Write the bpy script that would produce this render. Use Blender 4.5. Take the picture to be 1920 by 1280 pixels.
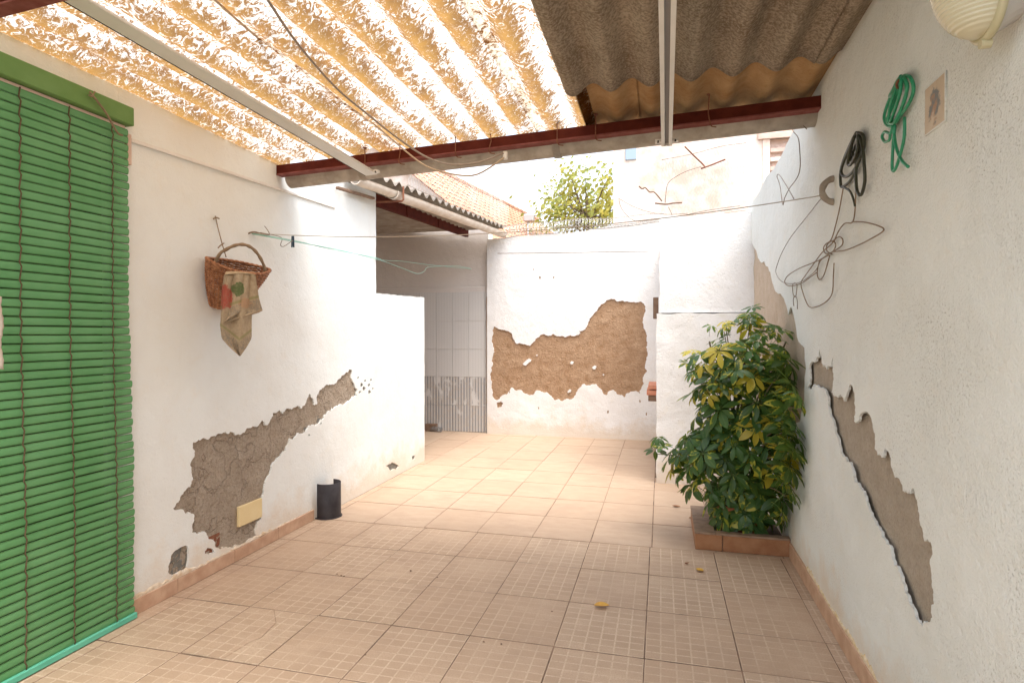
import bpy, bmesh, math, random
from mathutils import Vector, Matrix, Euler, noise
from mathutils.geometry import tessellate_polygon
random.seed(7)
R_ = math.radians
S = bpy.context.scene
C = S.collection
for o in list(bpy.data.objects): bpy.data.objects.remove(o)

# ------------------------------------------------------------------ camera, sky, sun, exposure
H = 1.30                                   # eye height above the tiles in metres; 1 "h" = 1.30 m
FPX, YAW, PIT = 1105.0, R_(14.2), R_(-0.67)
cam = bpy.data.cameras.new('camera'); camo = bpy.data.objects.new('camera', cam); C.objects.link(camo)
cam.sensor_width = 36.0; cam.lens = 36.0 * FPX / 1920.0; cam.clip_start = 0.02; cam.clip_end = 900
camo.location = (0, 0, H); camo.rotation_euler = (R_(90) + PIT, 0, YAW)
S.camera = camo
S.render.resolution_x, S.render.resolution_y = 1024, 682

SUN_TO = Vector((0.26, -0.24, 0.93)).normalized()     # direction towards the veiled sun
el = math.asin(SUN_TO.z); az = math.atan2(SUN_TO.x, SUN_TO.y)
w = bpy.data.worlds.new('World'); S.world = w; w.use_nodes = True
nt = w.node_tree; nt.nodes.clear()
sky = nt.nodes.new('ShaderNodeTexSky'); sky.sky_type = 'NISHITA'; sky.sun_disc = False
sky.sun_elevation = el; sky.sun_rotation = az; sky.dust_density = 4.0; sky.air_density = 1.0
hs = nt.nodes.new('ShaderNodeHueSaturation'); hs.inputs['Saturation'].default_value = 0.42
bg = nt.nodes.new('ShaderNodeBackground'); bg.inputs['Strength'].default_value = 0.15
wo = nt.nodes.new('ShaderNodeOutputWorld')
nt.links.new(sky.outputs[0], hs.inputs['Color']); nt.links.new(hs.outputs[0], bg.inputs['Color']); nt.links.new(bg.outputs[0], wo.inputs[0])
sl = bpy.data.lights.new('sun', 'SUN'); sl.energy = 0.55; sl.angle = R_(35); sl.color = (1.0, 0.98, 0.95)
so = bpy.data.objects.new('sun', sl); C.objects.link(so); so.location = (2, -2, 9)
so.rotation_euler = SUN_TO.to_track_quat('Z', 'Y').to_euler()
S.view_settings.view_transform = 'Standard'; S.view_settings.look = 'None'
S.view_settings.exposure = 1.85; S.view_settings.gamma = 1.0; S.view_settings.use_curve_mapping = False
S.render.engine = 'CYCLES'
S.cycles.max_bounces = 8; S.cycles.diffuse_bounces = 5; S.cycles.transmission_bounces = 8; S.cycles.transparent_max_bounces = 8

# ------------------------------------------------------------------ measuring helpers (a pixel of the photo + a known plane -> a point)
def ray(u, v):
    x = (u - 960) / FPX; z = (640 - v) / FPX
    y2 = math.cos(PIT) - z * math.sin(PIT); z2 = math.sin(PIT) + z * math.cos(PIT)
    return Vector((x * math.cos(YAW) - y2 * math.sin(YAW), x * math.sin(YAW) + y2 * math.cos(YAW), z2))
def W(x, y, z): return Vector((x * H, y * H, z * H + H))          # h-units about the eye -> metres
def PX(u, v, X): r = ray(u, v); r = r * (X / r.x); return W(*r)
def PY(u, v, Y): r = ray(u, v); r = r * (Y / r.y); return W(*r)
def PZ(u, v, Z): r = ray(u, v); r = r * (Z / r.z); return W(*r)
XL, XR, YB = -1.82, 0.568, 5.71
def cr(pts, ox, oy, s): return [(ox + p[0] / s, oy + p[1] / s) for p in pts]

# ------------------------------------------------------------------ mesh helpers
def wloc(o):
    v = Vector((0, 0, 0))
    while o: v += o.location; o = o.parent
    return v
def tag(o, label=None, cat=None, group=None, kind=None):
    if label: o['label'] = label
    if cat: o['category'] = cat
    if group: o['group'] = group
    if kind: o['kind'] = kind
    return o
def thing(name, label, cat, loc, group=None):
    o = bpy.data.objects.new(name, None); C.objects.link(o); o.location = loc; o.empty_display_size = .05
    return tag(o, label, cat, group)
def add(name, verts, faces, mat, parent=None, smooth=False, attrs=None, loc=None):
    off = Vector(loc) if loc is not None else (wloc(parent) if parent else Vector((0, 0, 0)))
    me = bpy.data.meshes.new(name)
    me.from_pydata([tuple(Vector(v) - off) for v in verts], [], faces); me.update()
    me.materials.append(mat)
    if smooth: me.polygons.foreach_set('use_smooth', [True] * len(me.polygons))
    if attrs:
        for k, vals in attrs.items():
            a = me.attributes.new(k, 'FLOAT', 'POINT'); a.data.foreach_set('value', vals)
    o = bpy.data.objects.new(name, me); C.objects.link(o)
    if parent: o.parent = parent
    if loc is not None: o.location = Vector(loc) - (wloc(parent) if parent else Vector((0, 0, 0)))
    return o
def put(name, me, parent, loc, rot=(0, 0, 0), scale=(1, 1, 1)):
    o = bpy.data.objects.new(name, me); C.objects.link(o); o.parent = parent
    o.location = Vector(loc) - (wloc(parent) if parent else Vector((0, 0, 0))); o.rotation_euler = rot; o.scale = scale
    return o
def boxg(x0, x1, y0, y1, z0, z1, b=0.0):
    """box with the edges chamfered by b"""
    bm = bmesh.new(); bmesh.ops.create_cube(bm, size=1)
    for v in bm.verts: v.co = Vector(((x0 + x1) / 2 + v.co.x * (x1 - x0), (y0 + y1) / 2 + v.co.y * (y1 - y0), (z0 + z1) / 2 + v.co.z * (z1 - z0)))
    if b: bmesh.ops.bevel(bm, geom=list(bm.edges), offset=b, segments=1, affect='EDGES')
    bm.verts.index_update()
    vs = [v.co.copy() for v in bm.verts]; fs = [[v.index for v in f.verts] for f in bm.faces]; bm.free()
    return vs, fs
def box(name, x0, x1, y0, y1, z0, z1, mat, parent=None, b=0.002):
    vs, fs = boxg(x0, x1, y0, y1, z0, z1, b); return add(name, vs, fs, mat, parent)
def obox(name, p, q, wdt, hgt, mat, parent=None, b=0.0015, up=Vector((0, 0, 1)), vs_out=False):
    """box along p->q, width wdt, height hgt (centred)"""
    p, q = Vector(p), Vector(q); d = (q - p); L = d.length; d.normalize()
    s = d.cross(up).normalized(); u = s.cross(d).normalized()
    vs, fs = boxg(0, L, -wdt / 2, wdt / 2, -hgt / 2, hgt / 2, b)
    vs = [p + d * v.x + s * v.y + u * v.z for v in vs]
    if vs_out: return vs, fs
    return add(name, vs, fs, mat, parent)
def smoothpath(pts, n=4):
    pts = [Vector(p) for p in pts]
    if len(pts) < 3: return pts
    out = []
    for i in range(len(pts) - 1):
        p0 = pts[max(i - 1, 0)]; p1 = pts[i]; p2 = pts[i + 1]; p3 = pts[min(i + 2, len(pts) - 1)]
        for k in range(n):
            t = k / n
            out.append(.5 * ((2 * p1) + (p2 - p0) * t + (2 * p0 - 5 * p1 + 4 * p2 - p3) * t * t + (3 * p1 - p0 - 3 * p2 + p3) * t ** 3))
    out.append(pts[-1]); return out
def tubeg(pts, r, seg=6, caps=True):
    n = len(pts); pts = [Vector(p) for p in pts]
    rs = r if isinstance(r, (list, tuple)) else [r] * n
    vs, fs = [], []
    t0 = (pts[1] - pts[0]).normalized(); a = t0.orthogonal().normalized()
    for i, p in enumerate(pts):
        t = (pts[min(i + 1, n - 1)] - pts[max(i - 1, 0)])
        t = t.normalized() if t.length > 1e-9 else t0
        a = (a - t * a.dot(t))
        a = a.normalized() if a.length > 1e-6 else t.orthogonal().normalized()
        b = t.cross(a)
        for k in range(seg):
            an = 2 * math.pi * k / seg; vs.append(p + (a * math.cos(an) + b * math.sin(an)) * rs[i])
    for i in range(n - 1):
        for k in range(seg):
            k2 = (k + 1) % seg; fs.append([i * seg + k, i * seg + k2, (i + 1) * seg + k2, (i + 1) * seg + k])
    if caps: fs.append(list(range(seg))[::-1]); fs.append([(n - 1) * seg + k for k in range(seg)])
    return vs, fs
def tube(name, pts, r, mat, parent=None, seg=6, sm=4):
    p = smoothpath(pts, sm) if sm else pts
    vs, fs = tubeg(p, r, seg); return add(name, vs, fs, mat, parent, smooth=True)
def merge(parts):
    V, F = [], []
    for vs, fs in parts:
        b = len(V); V += list(vs); F += [[i + b for i in f] for f in fs]
    return V, F
def lathe(cx, cy, prof, seg=24, a0=0, a1=2 * math.pi):
    full = abs(a1 - a0 - 2 * math.pi) < 1e-6; vs, fs = [], []; m = seg if full else seg + 1
    for r, z in prof:
        for k in range(m):
            a = a0 + (a1 - a0) * k / seg; vs.append(Vector((cx + r * math.cos(a), cy + r * math.sin(a), z)))
    for i in range(len(prof) - 1):
        for k in range(seg):
            k2 = (k + 1) % m; fs.append([i * m + k, i * m + k2, (i + 1) * m + k2, (i + 1) * m + k])
    return vs, fs
def rough_loop(pts, it=3, amp=.16, maxd=.03, minl=.006):
    pts = [Vector(p).to_2d() for p in pts]
    for _ in range(it):
        out = []
        for i, p in enumerate(pts):
            q = pts[(i + 1) % len(pts)]; out.append(p); d = q - p
            if d.length > minl:
                nrm = Vector((-d.y, d.x)); k = random.uniform(-amp, amp)
                if d.length * abs(k) > maxd: k = math.copysign(maxd / d.length, k)
                out.append((p + q) / 2 + nrm * k)
        pts = out
    return pts
def inside(p, poly):
    c = False; n = len(poly)
    for i in range(n):
        a, b = poly[i], poly[i - 1]
        if (a[1] > p[1]) != (b[1] > p[1]) and p[0] < (b[0] - a[0]) * (p[1] - a[1]) / (b[1] - a[1]) + a[0]: c = not c
    return c

# ------------------------------------------------------------------ materials
class NT:
    def __init__(s, name):
        s.m = bpy.data.materials.new(name); s.m.use_nodes = True; s.t = s.m.node_tree; s.t.nodes.clear()
        s.out = s.n('ShaderNodeOutputMaterial')
    def n(s, typ, **kw):
        nd = s.t.nodes.new(typ)
        for k, v in kw.items():
            if k in nd.inputs.keys(): s.set(nd.inputs[k], v)
            else: setattr(nd, k, v)
        return nd
    def set(s, inp, v):
        if hasattr(v, 'is_output') or isinstance(v, bpy.types.NodeSocket): s.t.links.new(v, inp)
        else:
            if isinstance(v, tuple) and len(v) == 3 and inp.type == 'RGBA': v = (*v, 1)
            inp.default_value = v
    def pos(s): return s.n('ShaderNodeNewGeometry').outputs['Position']
    def obj(s): return s.n('ShaderNodeTexCoord').outputs['Object']
    def rnd(s): return s.n('ShaderNodeObjectInfo').outputs['Random']
    def attr(s, nm): return s.n('ShaderNodeAttribute', attribute_name=nm).outputs['Fac']
    def sep(s, v): return s.n('ShaderNodeSeparateXYZ', Vector=v).outputs
    def noise(s, co, sc, det=4, rough=.55, dist=0): return s.n('ShaderNodeTexNoise', Vector=co, Scale=sc, Detail=det, Roughness=rough, Distortion=dist).outputs['Fac']
    def vor(s, co, sc, out='Distance', **kw): return s.n('ShaderNodeTexVoronoi', Vector=co, Scale=sc, **kw).outputs[out]
    def ramp(s, f, a, b):
        return s.n('ShaderNodeMapRange', **{'Value': f, 'From Min': a, 'From Max': b}).outputs[0]
    def math(s, op, a, b=0.0, c=None):
        nd = s.n('ShaderNodeMath', operation=op); s.set(nd.inputs[0], a); s.set(nd.inputs[1], b)
        if c is not None: s.set(nd.inputs[2], c)
        return nd.outputs[0]
    def mix(s, f, a, b, mode='MIX'):
        nd = s.n('ShaderNodeMix', data_type='RGBA', blend_type=mode)
        s.set(nd.inputs[0], f); s.set(nd.inputs[6], a); s.set(nd.inputs[7], b); return nd.outputs[2]
    def scale(s, co, v):
        nd = s.n('ShaderNodeVectorMath', operation='MULTIPLY'); s.set(nd.inputs[0], co); nd.inputs[1].default_value = v; return nd.outputs[0]
    def vadd(s, a, b):
        nd = s.n('ShaderNodeVectorMath', operation='ADD'); s.set(nd.inputs[0], a); s.set(nd.inputs[1], b); return nd.outputs[0]
    def bump(s, h, st, dist=.01, nrm=None):
        nd = s.n('ShaderNodeBump', Strength=st, Distance=dist, Height=h)
        if nrm is not None: s.set(nd.inputs['Normal'], nrm)
        return nd.outputs[0]
    def pbsdf(s, col, rough=.8, nrm=None, metal=0.0, spec=.3, **kw):
        nd = s.n('ShaderNodeBsdfPrincipled'); s.set(nd.inputs['Base Color'], col); s.set(nd.inputs['Roughness'], rough)
        s.set(nd.inputs['Metallic'], metal); s.set(nd.inputs['Specular IOR Level'], spec)
        for k, v in kw.items(): s.set(nd.inputs[k], v)
        if nrm is not None: s.set(nd.inputs['Normal'], nrm)
        return nd.outputs[0]
    def end(s, sh): s.t.links.new(sh, s.out.inputs[0]); return s.m

def simple(name, c1, c2=None, sc=12, rough=.7, bump=.0, bsc=60, metal=0, spec=.3, co='pos', lo=.35, hi=.65, bd=.004, det=4):
    k = NT(name); co = k.pos() if co == 'pos' else k.obj()
    c = k.mix(k.ramp(k.noise(co, sc, det), lo, hi), c1, c2) if c2 else c1
    nr = k.bump(k.noise(co, bsc, 4), bump, bd) if bump else None
    return k.end(k.pbsdf(c, rough, nr, metal, spec))

def plaster(name, base=(.785, .80, .77), dirt=(.68, .65, .59), stip=110, st=.35, pits=.0, tint=(.77, .70, .58), stain=.3):
    k = NT(name); p = k.pos()
    big = k.ramp(k.noise(p, 1.7, 5, .6), .42, .72)
    mid = k.ramp(k.noise(p, 9, 5, .65), .55, .78)
    c = k.mix(k.math('MULTIPLY', big, .45), base, dirt)
    c = k.mix(k.math('MULTIPLY', mid, stain), c, tint)
    # drips and rubs that run down the wall
    dr = k.ramp(k.noise(k.scale(p, (14, 14, 1.1)), 1.0, 4, .6), .60, .80)
    c = k.mix(k.math('MULTIPLY', dr, .22), c, dirt)
    fine = k.noise(p, stip, 3, .6)
    lump = k.noise(p, 6, 3, .5)
    # trowel lumps: small separate bumps
    vd = k.ramp(k.vor(p, 26), .0, .35)
    h = k.math('ADD', k.math('MULTIPLY', fine, .5), k.math('MULTIPLY', lump, 2.2))
    h = k.math('ADD', h, k.math('MULTIPLY', vd, .25))
    zz = k.sep(p)[2]; damp = k.math('MULTIPLY', k.ramp(k.math('ADD', zz, k.math('MULTIPLY', k.noise(p, 4.5, 5, .7), -.55)), -.02, -.20), .55)
    c = k.mix(damp, c, (.66, .52, .37))
    if pits:
        pt = k.ramp(k.noise(p, 130, 3, .65), .58, .66); msk = k.ramp(k.noise(p, 2.4, 3), .40, .62)
        pm = k.math('MULTIPLY', k.math('MULTIPLY', pt, msk), pits)
        c = k.mix(pm, c, (.42, .37, .30)); h = k.math('SUBTRACT', h, pm)
    return k.end(k.pbsdf(c, .9, k.bump(h, st, .012), spec=.15))

def bare(name, c1, c2, c3, st=.9, sc=1.0, ck=0.0):
    k = NT(name); p = k.pos()
    n1 = k.noise(p, 9 * sc, 7, .7); n2 = k.noise(p, 60 * sc, 5, .75)
    c = k.mix(k.ramp(n1, .35, .65), c1, c2); c = k.mix(k.math('MULTIPLY', k.ramp(n2, .5, .72), .7), c, c3)
    cracks = k.ramp(k.vor(k.vadd(p, k.scale(k.n('ShaderNodeTexNoise', Vector=p, Scale=7.0, Detail=3.0).outputs['Color'], (.42, .42, .42))), 3.2 * sc, 'Distance', feature='DISTANCE_TO_EDGE'), .0, .022)
    n2 = k.math('ADD', k.math('MULTIPLY', n2, .6), k.math('MULTIPLY', k.noise(p, 24 * sc, 4, .7), .8))
    h = k.math('ADD', k.math('MULTIPLY', n2, .9), k.math('ADD', n1, k.math('MULTIPLY', cracks, .5 * ck)))
    c = k.mix(k.math('MULTIPLY', k.math('SUBTRACT', 1.0, cracks), .5 * ck), c, c3)
    return k.end(k.pbsdf(c, .95, k.bump(h, st, .03), spec=.1))

M = {}
M['plaster_left'] = plaster('plaster_left')
M['plaster_right'] = plaster('plaster_right', (.75, .765, .725), (.64, .64, .58), 150, .65, .6)
M['plaster_back'] = plaster('plaster_back', (.81, .80, .78), (.66, .61, .54), 80, .55, .5, stain=.55)
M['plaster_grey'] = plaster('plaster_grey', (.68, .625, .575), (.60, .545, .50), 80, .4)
M['bare_left'] = bare('bare_left', (.48, .385, .29), (.56, .465, .365), (.29, .215, .155), 1.3, 1.0, .5)
M['bare_right'] = bare('bare_right', (.40, .335, .26), (.47, .40, .32), (.27, .22, .17), .6, 1.6)
M['bare_back'] = bare('bare_back', (.38, .23, .13), (.51, .345, .22), (.30, .17, .09), 1.0)
M['cement'] = bare('cement', (.20, .19, .165), (.26, .245, .21), (.12, .11, .10), .6)
M['grout'] = simple('grout', (.30, .20, .135), (.13, .085, .06), 9, .95, .3, 90)

def tile_mat(name, pattern):
    k = NT(name); o = k.obj(); r = k.rnd(); p = k.pos()
    off = k.vadd(o, k.n('ShaderNodeCombineXYZ', X=k.math('MULTIPLY', r, 37.0), Y=k.math('MULTIPLY', r, 91.0), Z=0.0).outputs[0])
    cloud = k.noise(k.scale(off, (1, 2.4, 1)), 6, 6, .65)
    if pattern:
        x, y, z = k.sep(o)
        br = k.n('ShaderNodeTexBrick', offset=0.0, squash=1.0, Vector=k.vadd(o, (.0, .0, 0)))
        br.inputs['Scale'].default_value = 1.0; br.inputs['Mortar Size'].default_value = .0042; br.inputs['Mortar Smooth'].default_value = .35
        br.inputs['Brick Width'].default_value = .0605; br.inputs['Row Height'].default_value = .0523; br.inputs['Bias'].default_value = 0
        br.inputs['Color1'].default_value = (0, 0, 0, 1); br.inputs['Color2'].default_value = (1, 1, 1, 1)
        line = br.outputs['Fac']; cell = br.outputs['Color']
        worn = k.ramp(k.noise(p, 2.6, 5, .65), .30, .56)
        cellm = k.math('MULTIPLY', k.math('MULTIPLY', k.n('ShaderNodeSeparateColor', Color=cell).outputs[0], .6), worn)
        base = k.mix(k.ramp(cloud, .35, .68), (.49, .355, .245), (.58, .44, .32))
        base = k.mix(k.math('MULTIPLY', k.math('SUBTRACT', 1.0, line), k.math('ADD', k.math('MULTIPLY', cellm, .6), k.math('MULTIPLY', worn, .25))), base, (.36, .25, .165))
        c = k.mix(k.math('MULTIPLY', line, k.math('MULTIPLY', worn, k.ramp(k.noise(off, 28, 4, .7), .30, .62))), base, (.65, .515, .385))
        # stipple inside every square
        stp = k.noise(off, 150, 4, .7)
        c = k.mix(k.math('MULTIPLY', k.ramp(stp, .47, .64), .55), c, (.35, .245, .165))
        h = k.math('ADD', k.math('MULTIPLY', line, -.8), k.math('MULTIPLY', stp, .35))
        nr = k.bump(h, .35, .003); rough = k.math('ADD', .5, k.math('MULTIPLY', cloud, .35))
    else:
        fib = k.noise(k.scale(off, (6, 34, 1)), 1.0, 5, .6)
        c = k.mix(k.ramp(cloud, .32, .70), (.44, .315, .22), (.53, .40, .29))
        c = k.mix(k.math('MULTIPLY', k.ramp(fib, .5, .72), .35), c, (.40, .285, .20))
        grn = k.noise(off, 130, 4, .7); c = k.mix(k.math('MULTIPLY', k.ramp(grn, .48, .66), .35), c, (.36, .255, .175)); nr = k.bump(grn, .15, .003); rough = .55
    c = k.mix(k.math('MULTIPLY', r, .42), c, (.42, .285, .19))
    st = k.ramp(k.noise(p, 2.3, 6, .7), .50, .68)
    c = k.mix(k.math('MULTIPLY', st, .42), c, (.36, .25, .175))
    return k.end(k.pbsdf(c, rough, nr, spec=.3))
M['tile_pattern'] = tile_mat('tile_pattern', True); M['tile_plain'] = tile_mat('tile_plain', False)
M['skirting'] = simple('skirting', (.46, .28, .18), (.56, .37, .25), 14, .6, .2, 120)
M['planter_tile'] = simple('planter_tile', (.27, .115, .05), (.36, .175, .085), 10, .55, .25, 90)  # darkened: the shade under the plant is put into this colour
M['planter_top'] = simple('planter_top', (.23, .145, .095), (.33, .225, .155), 18, .6, .2, 60)  # coping darkened likewise, plant shade included in the colour
M['soil'] = simple('soil', (.05, .035, .025), (.09, .06, .04), 30, 1, .8, 60)
M['terracotta'] = simple('terracotta', (.36, .11, .05), (.45, .17, .08), 9, .7, .1)
M['red_steel'] = simple('red_steel', (.075, .012, .007), (.105, .020, .011), 14, .75, .15, 70, spec=.12)
M['pink_primer'] = simple('pink_primer', (.24, .085, .075), (.18, .05, .04), 20, .7, spec=.15)
M['rust'] = simple('rust', (.16, .06, .035), (.27, .11, .06), 40, .8, .3)
M['fibre_gutter'] = simple('fibre_gutter', (.36, .31, .26), (.50, .45, .39), 14, .9, .35, 60)
M['fibre_gutter_pale'] = simple('fibre_gutter_pale', (.60, .50, .40), (.70, .63, .54), 9, .9, .35, 50)
M['white_alu'] = simple('white_alu', (.72, .70, .66), (.66, .63, .58), 5, .4, spec=.4)
M['grey_groove'] = simple('grey_groove', (.28, .27, .27))
M['black_gap'] = simple('black_gap', (.03, .025, .02))
M['green_slat'] = simple('green_slat', (.095, .275, .10), (.125, .315, .13), 6, .55, .05, 90, spec=.4)
M['green_head'] = simple('green_head', (.115, .225, .060), (.14, .26, .08), 8, .55, .1)
M['green_rail'] = simple('green_rail', (.10, .40, .27), (.13, .46, .31), 8, .45)
M['brown_cord'] = simple('brown_cord', (.085, .06, .03), (.14, .10, .055), 60, .9)
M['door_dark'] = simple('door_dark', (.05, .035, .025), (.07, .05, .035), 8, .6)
M['white_plastic'] = simple('white_plastic', (.76, .74, .70), (.70, .67, .62), 10, .45)
M['trim_pink'] = simple('trim_pink', (.62, .45, .37), (.68, .52, .44), 10, .6)
M['beige_plate'] = simple('beige_plate', (.70, .54, .28), (.74, .60, .34), 9, .45)
M['black_plastic'] = simple('black_plastic', (.022, .018, .02), (.04, .034, .036), 14, .5, .08)
M['wire_grey'] = simple('wire_grey', (.22, .18, .14), (.32, .27, .22), 50, .6, metal=.3)
M['wire_brown'] = simple('wire_brown', (.19, .13, .08), (.27, .19, .12), 50, .7)
M['line_pale'] = simple('line_pale', (.52, .44, .36), (.44, .37, .30), 50, .7)
M['string_green'] = simple('string_green', (.30, .62, .52), (.38, .66, .58), 50, .6)
M['hose_green'] = simple('hose_green', (.015, .22, .10), (.03, .30, .15), 30, .3, spec=.5)
M['hose_dark'] = simple('hose_dark', (.035, .035, .022), (.055, .06, .035), 30, .4)
M['cable_beige'] = simple('cable_beige', (.55, .42, .29), (.48, .36, .25), 20, .6)
M['cable_grey'] = simple('cable_grey', (.33, .27, .22), (.28, .22, .18), 20, .6)
M['peg'] = simple('peg', (.03, .055, .085), (.04, .07, .10), 30, .45)
M['handle_cane'] = simple('handle_cane', (.30, .21, .13), (.22, .15, .09), 40, .8, .3, 120)
M['peach'] = plaster('peach', (.74, .56, .46), (.80, .69, .61), 30, .3, tint=(.68, .46, .35))
k = NT('peach_wall'); p = k.pos()
a_n = k.noise(p, 1.1, 6, .68); b_n = k.noise(p, 7, 5, .7)
c = k.mix(k.ramp(k.math('ADD', a_n, k.math('MULTIPLY', b_n, .35)), .56, .76), (.64, .47, .37), (.82, .73, .66))
c = k.mix(k.math('MULTIPLY', k.ramp(b_n, .56, .70), .5), c, (.58, .42, .32))
M['peach'] = k.end(k.pbsdf(c, .95, k.bump(b_n, .5, .02), spec=.1))
M['roof_tile'] = simple('roof_tile', (.40, .20, .12), (.50, .29, .19), 5, .9, .3, 20, co='pos')
M['ground'] = simple('ground', (.20, .17, .13), (.26, .22, .17), 1.5, .95)
M['bark'] = simple('bark', (.16, .12, .08), (.22, .17, .12), 12, .9, .4, 40)
M['shelf_red'] = simple('shelf_red', (.50, .19, .11), (.58, .27, .17), 16, .8, .2)
M['wood_dark'] = simple('wood_dark', (.17, .10, .065), (.22, .14, .09), 20, .7, .2)
M['window_blue'] = simple('window_blue', (.35, .45, .55), rough=.2)
M['concrete_ring'] = simple('concrete_ring', (.30, .25, .20), (.38, .33, .27), 30, .9, .4)
M['bottle'] = NT('bottle').m
k = NT('bottle_plastic'); M['bottle'] = k.end(k.pbsdf((.75, .78, .78), .15, spec=.5, **{'Transmission Weight': .85, 'IOR': 1.35}))
k = NT('lamp_glass'); M['lamp_glass'] = k.end(k.pbsdf((.62, .58, .42), .22, spec=.5))
M['lamp_rim'] = simple('lamp_rim', (.50, .46, .28), (.55, .50, .33), 10, .35, spec=.5)
M['lamp_base'] = simple('lamp_base', (.55, .53, .50), (.60, .58, .55), 10, .5)
M['mesh_wire'] = simple('mesh_wire', (.50, .49, .47), rough=.5, metal=.4)
# wicker
k = NT('wicker'); o_ = k.pos(); rr = k.noise(o_, 55, 3)
M['wicker'] = k.end(k.pbsdf(k.mix(k.ramp(rr, .35, .65), (.20, .07, .027), (.42, .19, .085)), .55, k.bump(k.noise(o_, 260, 2), .3, .002), spec=.4))
# weathered GRP sheet: milky resin with golden-brown fibres and lichen left in the furrows
k = NT('grp_sheet'); p = k.pos(); x, y, z = k.sep(p)
fur = k.attr('furrow')                                    # 0 on the crests .. 1 in the furrows (where the dirt washes to)
f1 = k.n('ShaderNodeTexNoise', Vector=p, Scale=27.0, Detail=4.0, Roughness=.72, Distortion=2.0).outputs['Fac']
f2 = k.noise(p, 3.4, 4, .6); f3 = k.noise(p, 70, 2, .6, 1.2)
thr = k.math('ADD', .535, k.math('MULTIPLY', fur, k.math('MULTIPLY_ADD', k.ramp(k.math('ADD', x, f2), -1.8, .2), -.13, -.09))); thr = k.math('SUBTRACT', thr, k.math('MULTIPLY', k.ramp(x, -.9, -2.3), .045)); thr = k.math('ADD', thr, k.math('MULTIPLY', k.math('SUBTRACT', f2, .5), -.34))
fib = k.ramp(k.math('SUBTRACT', f1, thr), -.01, .055)
fib = k.math('MULTIPLY', fib, k.ramp(f3, .22, .42))
gold = k.mix(k.ramp(k.noise(p, 18, 3), .35, .65), (.29, .125, .013), (.185, .072, .007))
col = k.mix(k.math('MULTIPLY', fib, .93), (.74, .70, .62), gold)
col = k.mix(k.math('MULTIPLY', k.ramp(fur, .35, .95), k.math('MULTIPLY', k.ramp(f2, .36, .60), .35)), col, (.46, .27, .065))
tr = k.n('ShaderNodeBsdfTranslucent', Color=col).outputs[0]; df = k.n('ShaderNodeBsdfDiffuse', Color=col).outputs[0]
tp = k.n('ShaderNodeBsdfTransparent', Color=col).outputs[0]
m1 = k.n('ShaderNodeMixShader'); m1.inputs[0].default_value = .14; k.t.links.new(tr, m1.inputs[1]); k.t.links.new(df, m1.inputs[2])
m2 = k.n('ShaderNodeMixShader'); m2.inputs[0].default_value = .30; k.t.links.new(m1.outputs[0], m2.inputs[1]); k.t.links.new(tp, m2.inputs[2])
M['grp'] = k.end(m2.outputs[0])
# fibre cement
k = NT('fibre_cement'); p = k.pos()
n1 = k.noise(k.scale(p, (3.2, 1.2, 1)), 1.6, 5, .65); n2 = k.noise(p, 90, 4, .7); n3 = k.noise(p, 14, 5, .6)
c = k.mix(k.ramp(n1, .35, .68), (.20, .15, .105), (.36, .295, .22)); c = k.mix(k.math('MULTIPLY', k.ramp(n2, .50, .62), .55), c, (.44, .375, .295)); c = k.mix(k.math('MULTIPLY', k.ramp(n2, .50, .40), .5), c, (.12, .085, .055))
c = k.mix(k.math('MULTIPLY', k.ramp(n3, .68, .76), .6), c, (.46, .42, .35))
M['fibre_cement'] = k.end(k.pbsdf(c, .95, k.bump(n2, .5, .004), spec=.1))
k = NT('fibre_cement_warm'); p = k.pos()  # far sheets: the golden light on them is put into this colour
n1 = k.noise(p, 5, 5, .65); n2 = k.noise(p, 70, 4, .7)
c = k.mix(k.ramp(n1, .35, .65), (.30, .165, .07), (.44, .29, .15)); c = k.mix(k.math('MULTIPLY', k.ramp(n2, .52, .72), .5), c, (.22, .12, .06))
M['fibre_cement_warm'] = k.end(k.pbsdf(c, .95, k.bump(n2, .4, .004), spec=.1))
# ceramic wall tiles: fluted grey-white; the worn ones show the scratched bed
def wtile(name, worn):
    k = NT(name); o = k.obj(); p = k.pos(); x, y, z = k.sep(p)
    strp = k.math('SINE', k.math('MULTIPLY', x, 2 * math.pi / .040)); s01 = k.math('MULTIPLY_ADD', strp, .5, .5)
    c = k.mix(k.math('MULTIPLY', s01, .35), (.62, .60, .57), (.52, .50, .475))
    if worn:
        lost = k.ramp(k.noise(k.scale(p, (2.6, 1, 1.2)), 3.6, 4, .6), .40, .47) if worn < 2 else k.ramp(k.noise(k.scale(p, (2.2, 1, 1)), 3.2, 4, .6), .30, .38)
        bed = k.mix(k.ramp(s01, .35, .65), (.56, .53, .49), (.27, .27, .275))
        bed = k.mix(k.math('MULTIPLY', k.ramp(k.noise(p, 25, 4), .45, .65), .4), bed, (.46, .37, .28))
        c = k.mix(lost, c, bed)
    return k.end(k.pbsdf(c, .35 if not worn else .6, k.bump(s01, .12, .003), spec=.4))
for i in range(3): M['wall_tile%d' % i] = wtile('wall_tile%d' % i, i)
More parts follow.
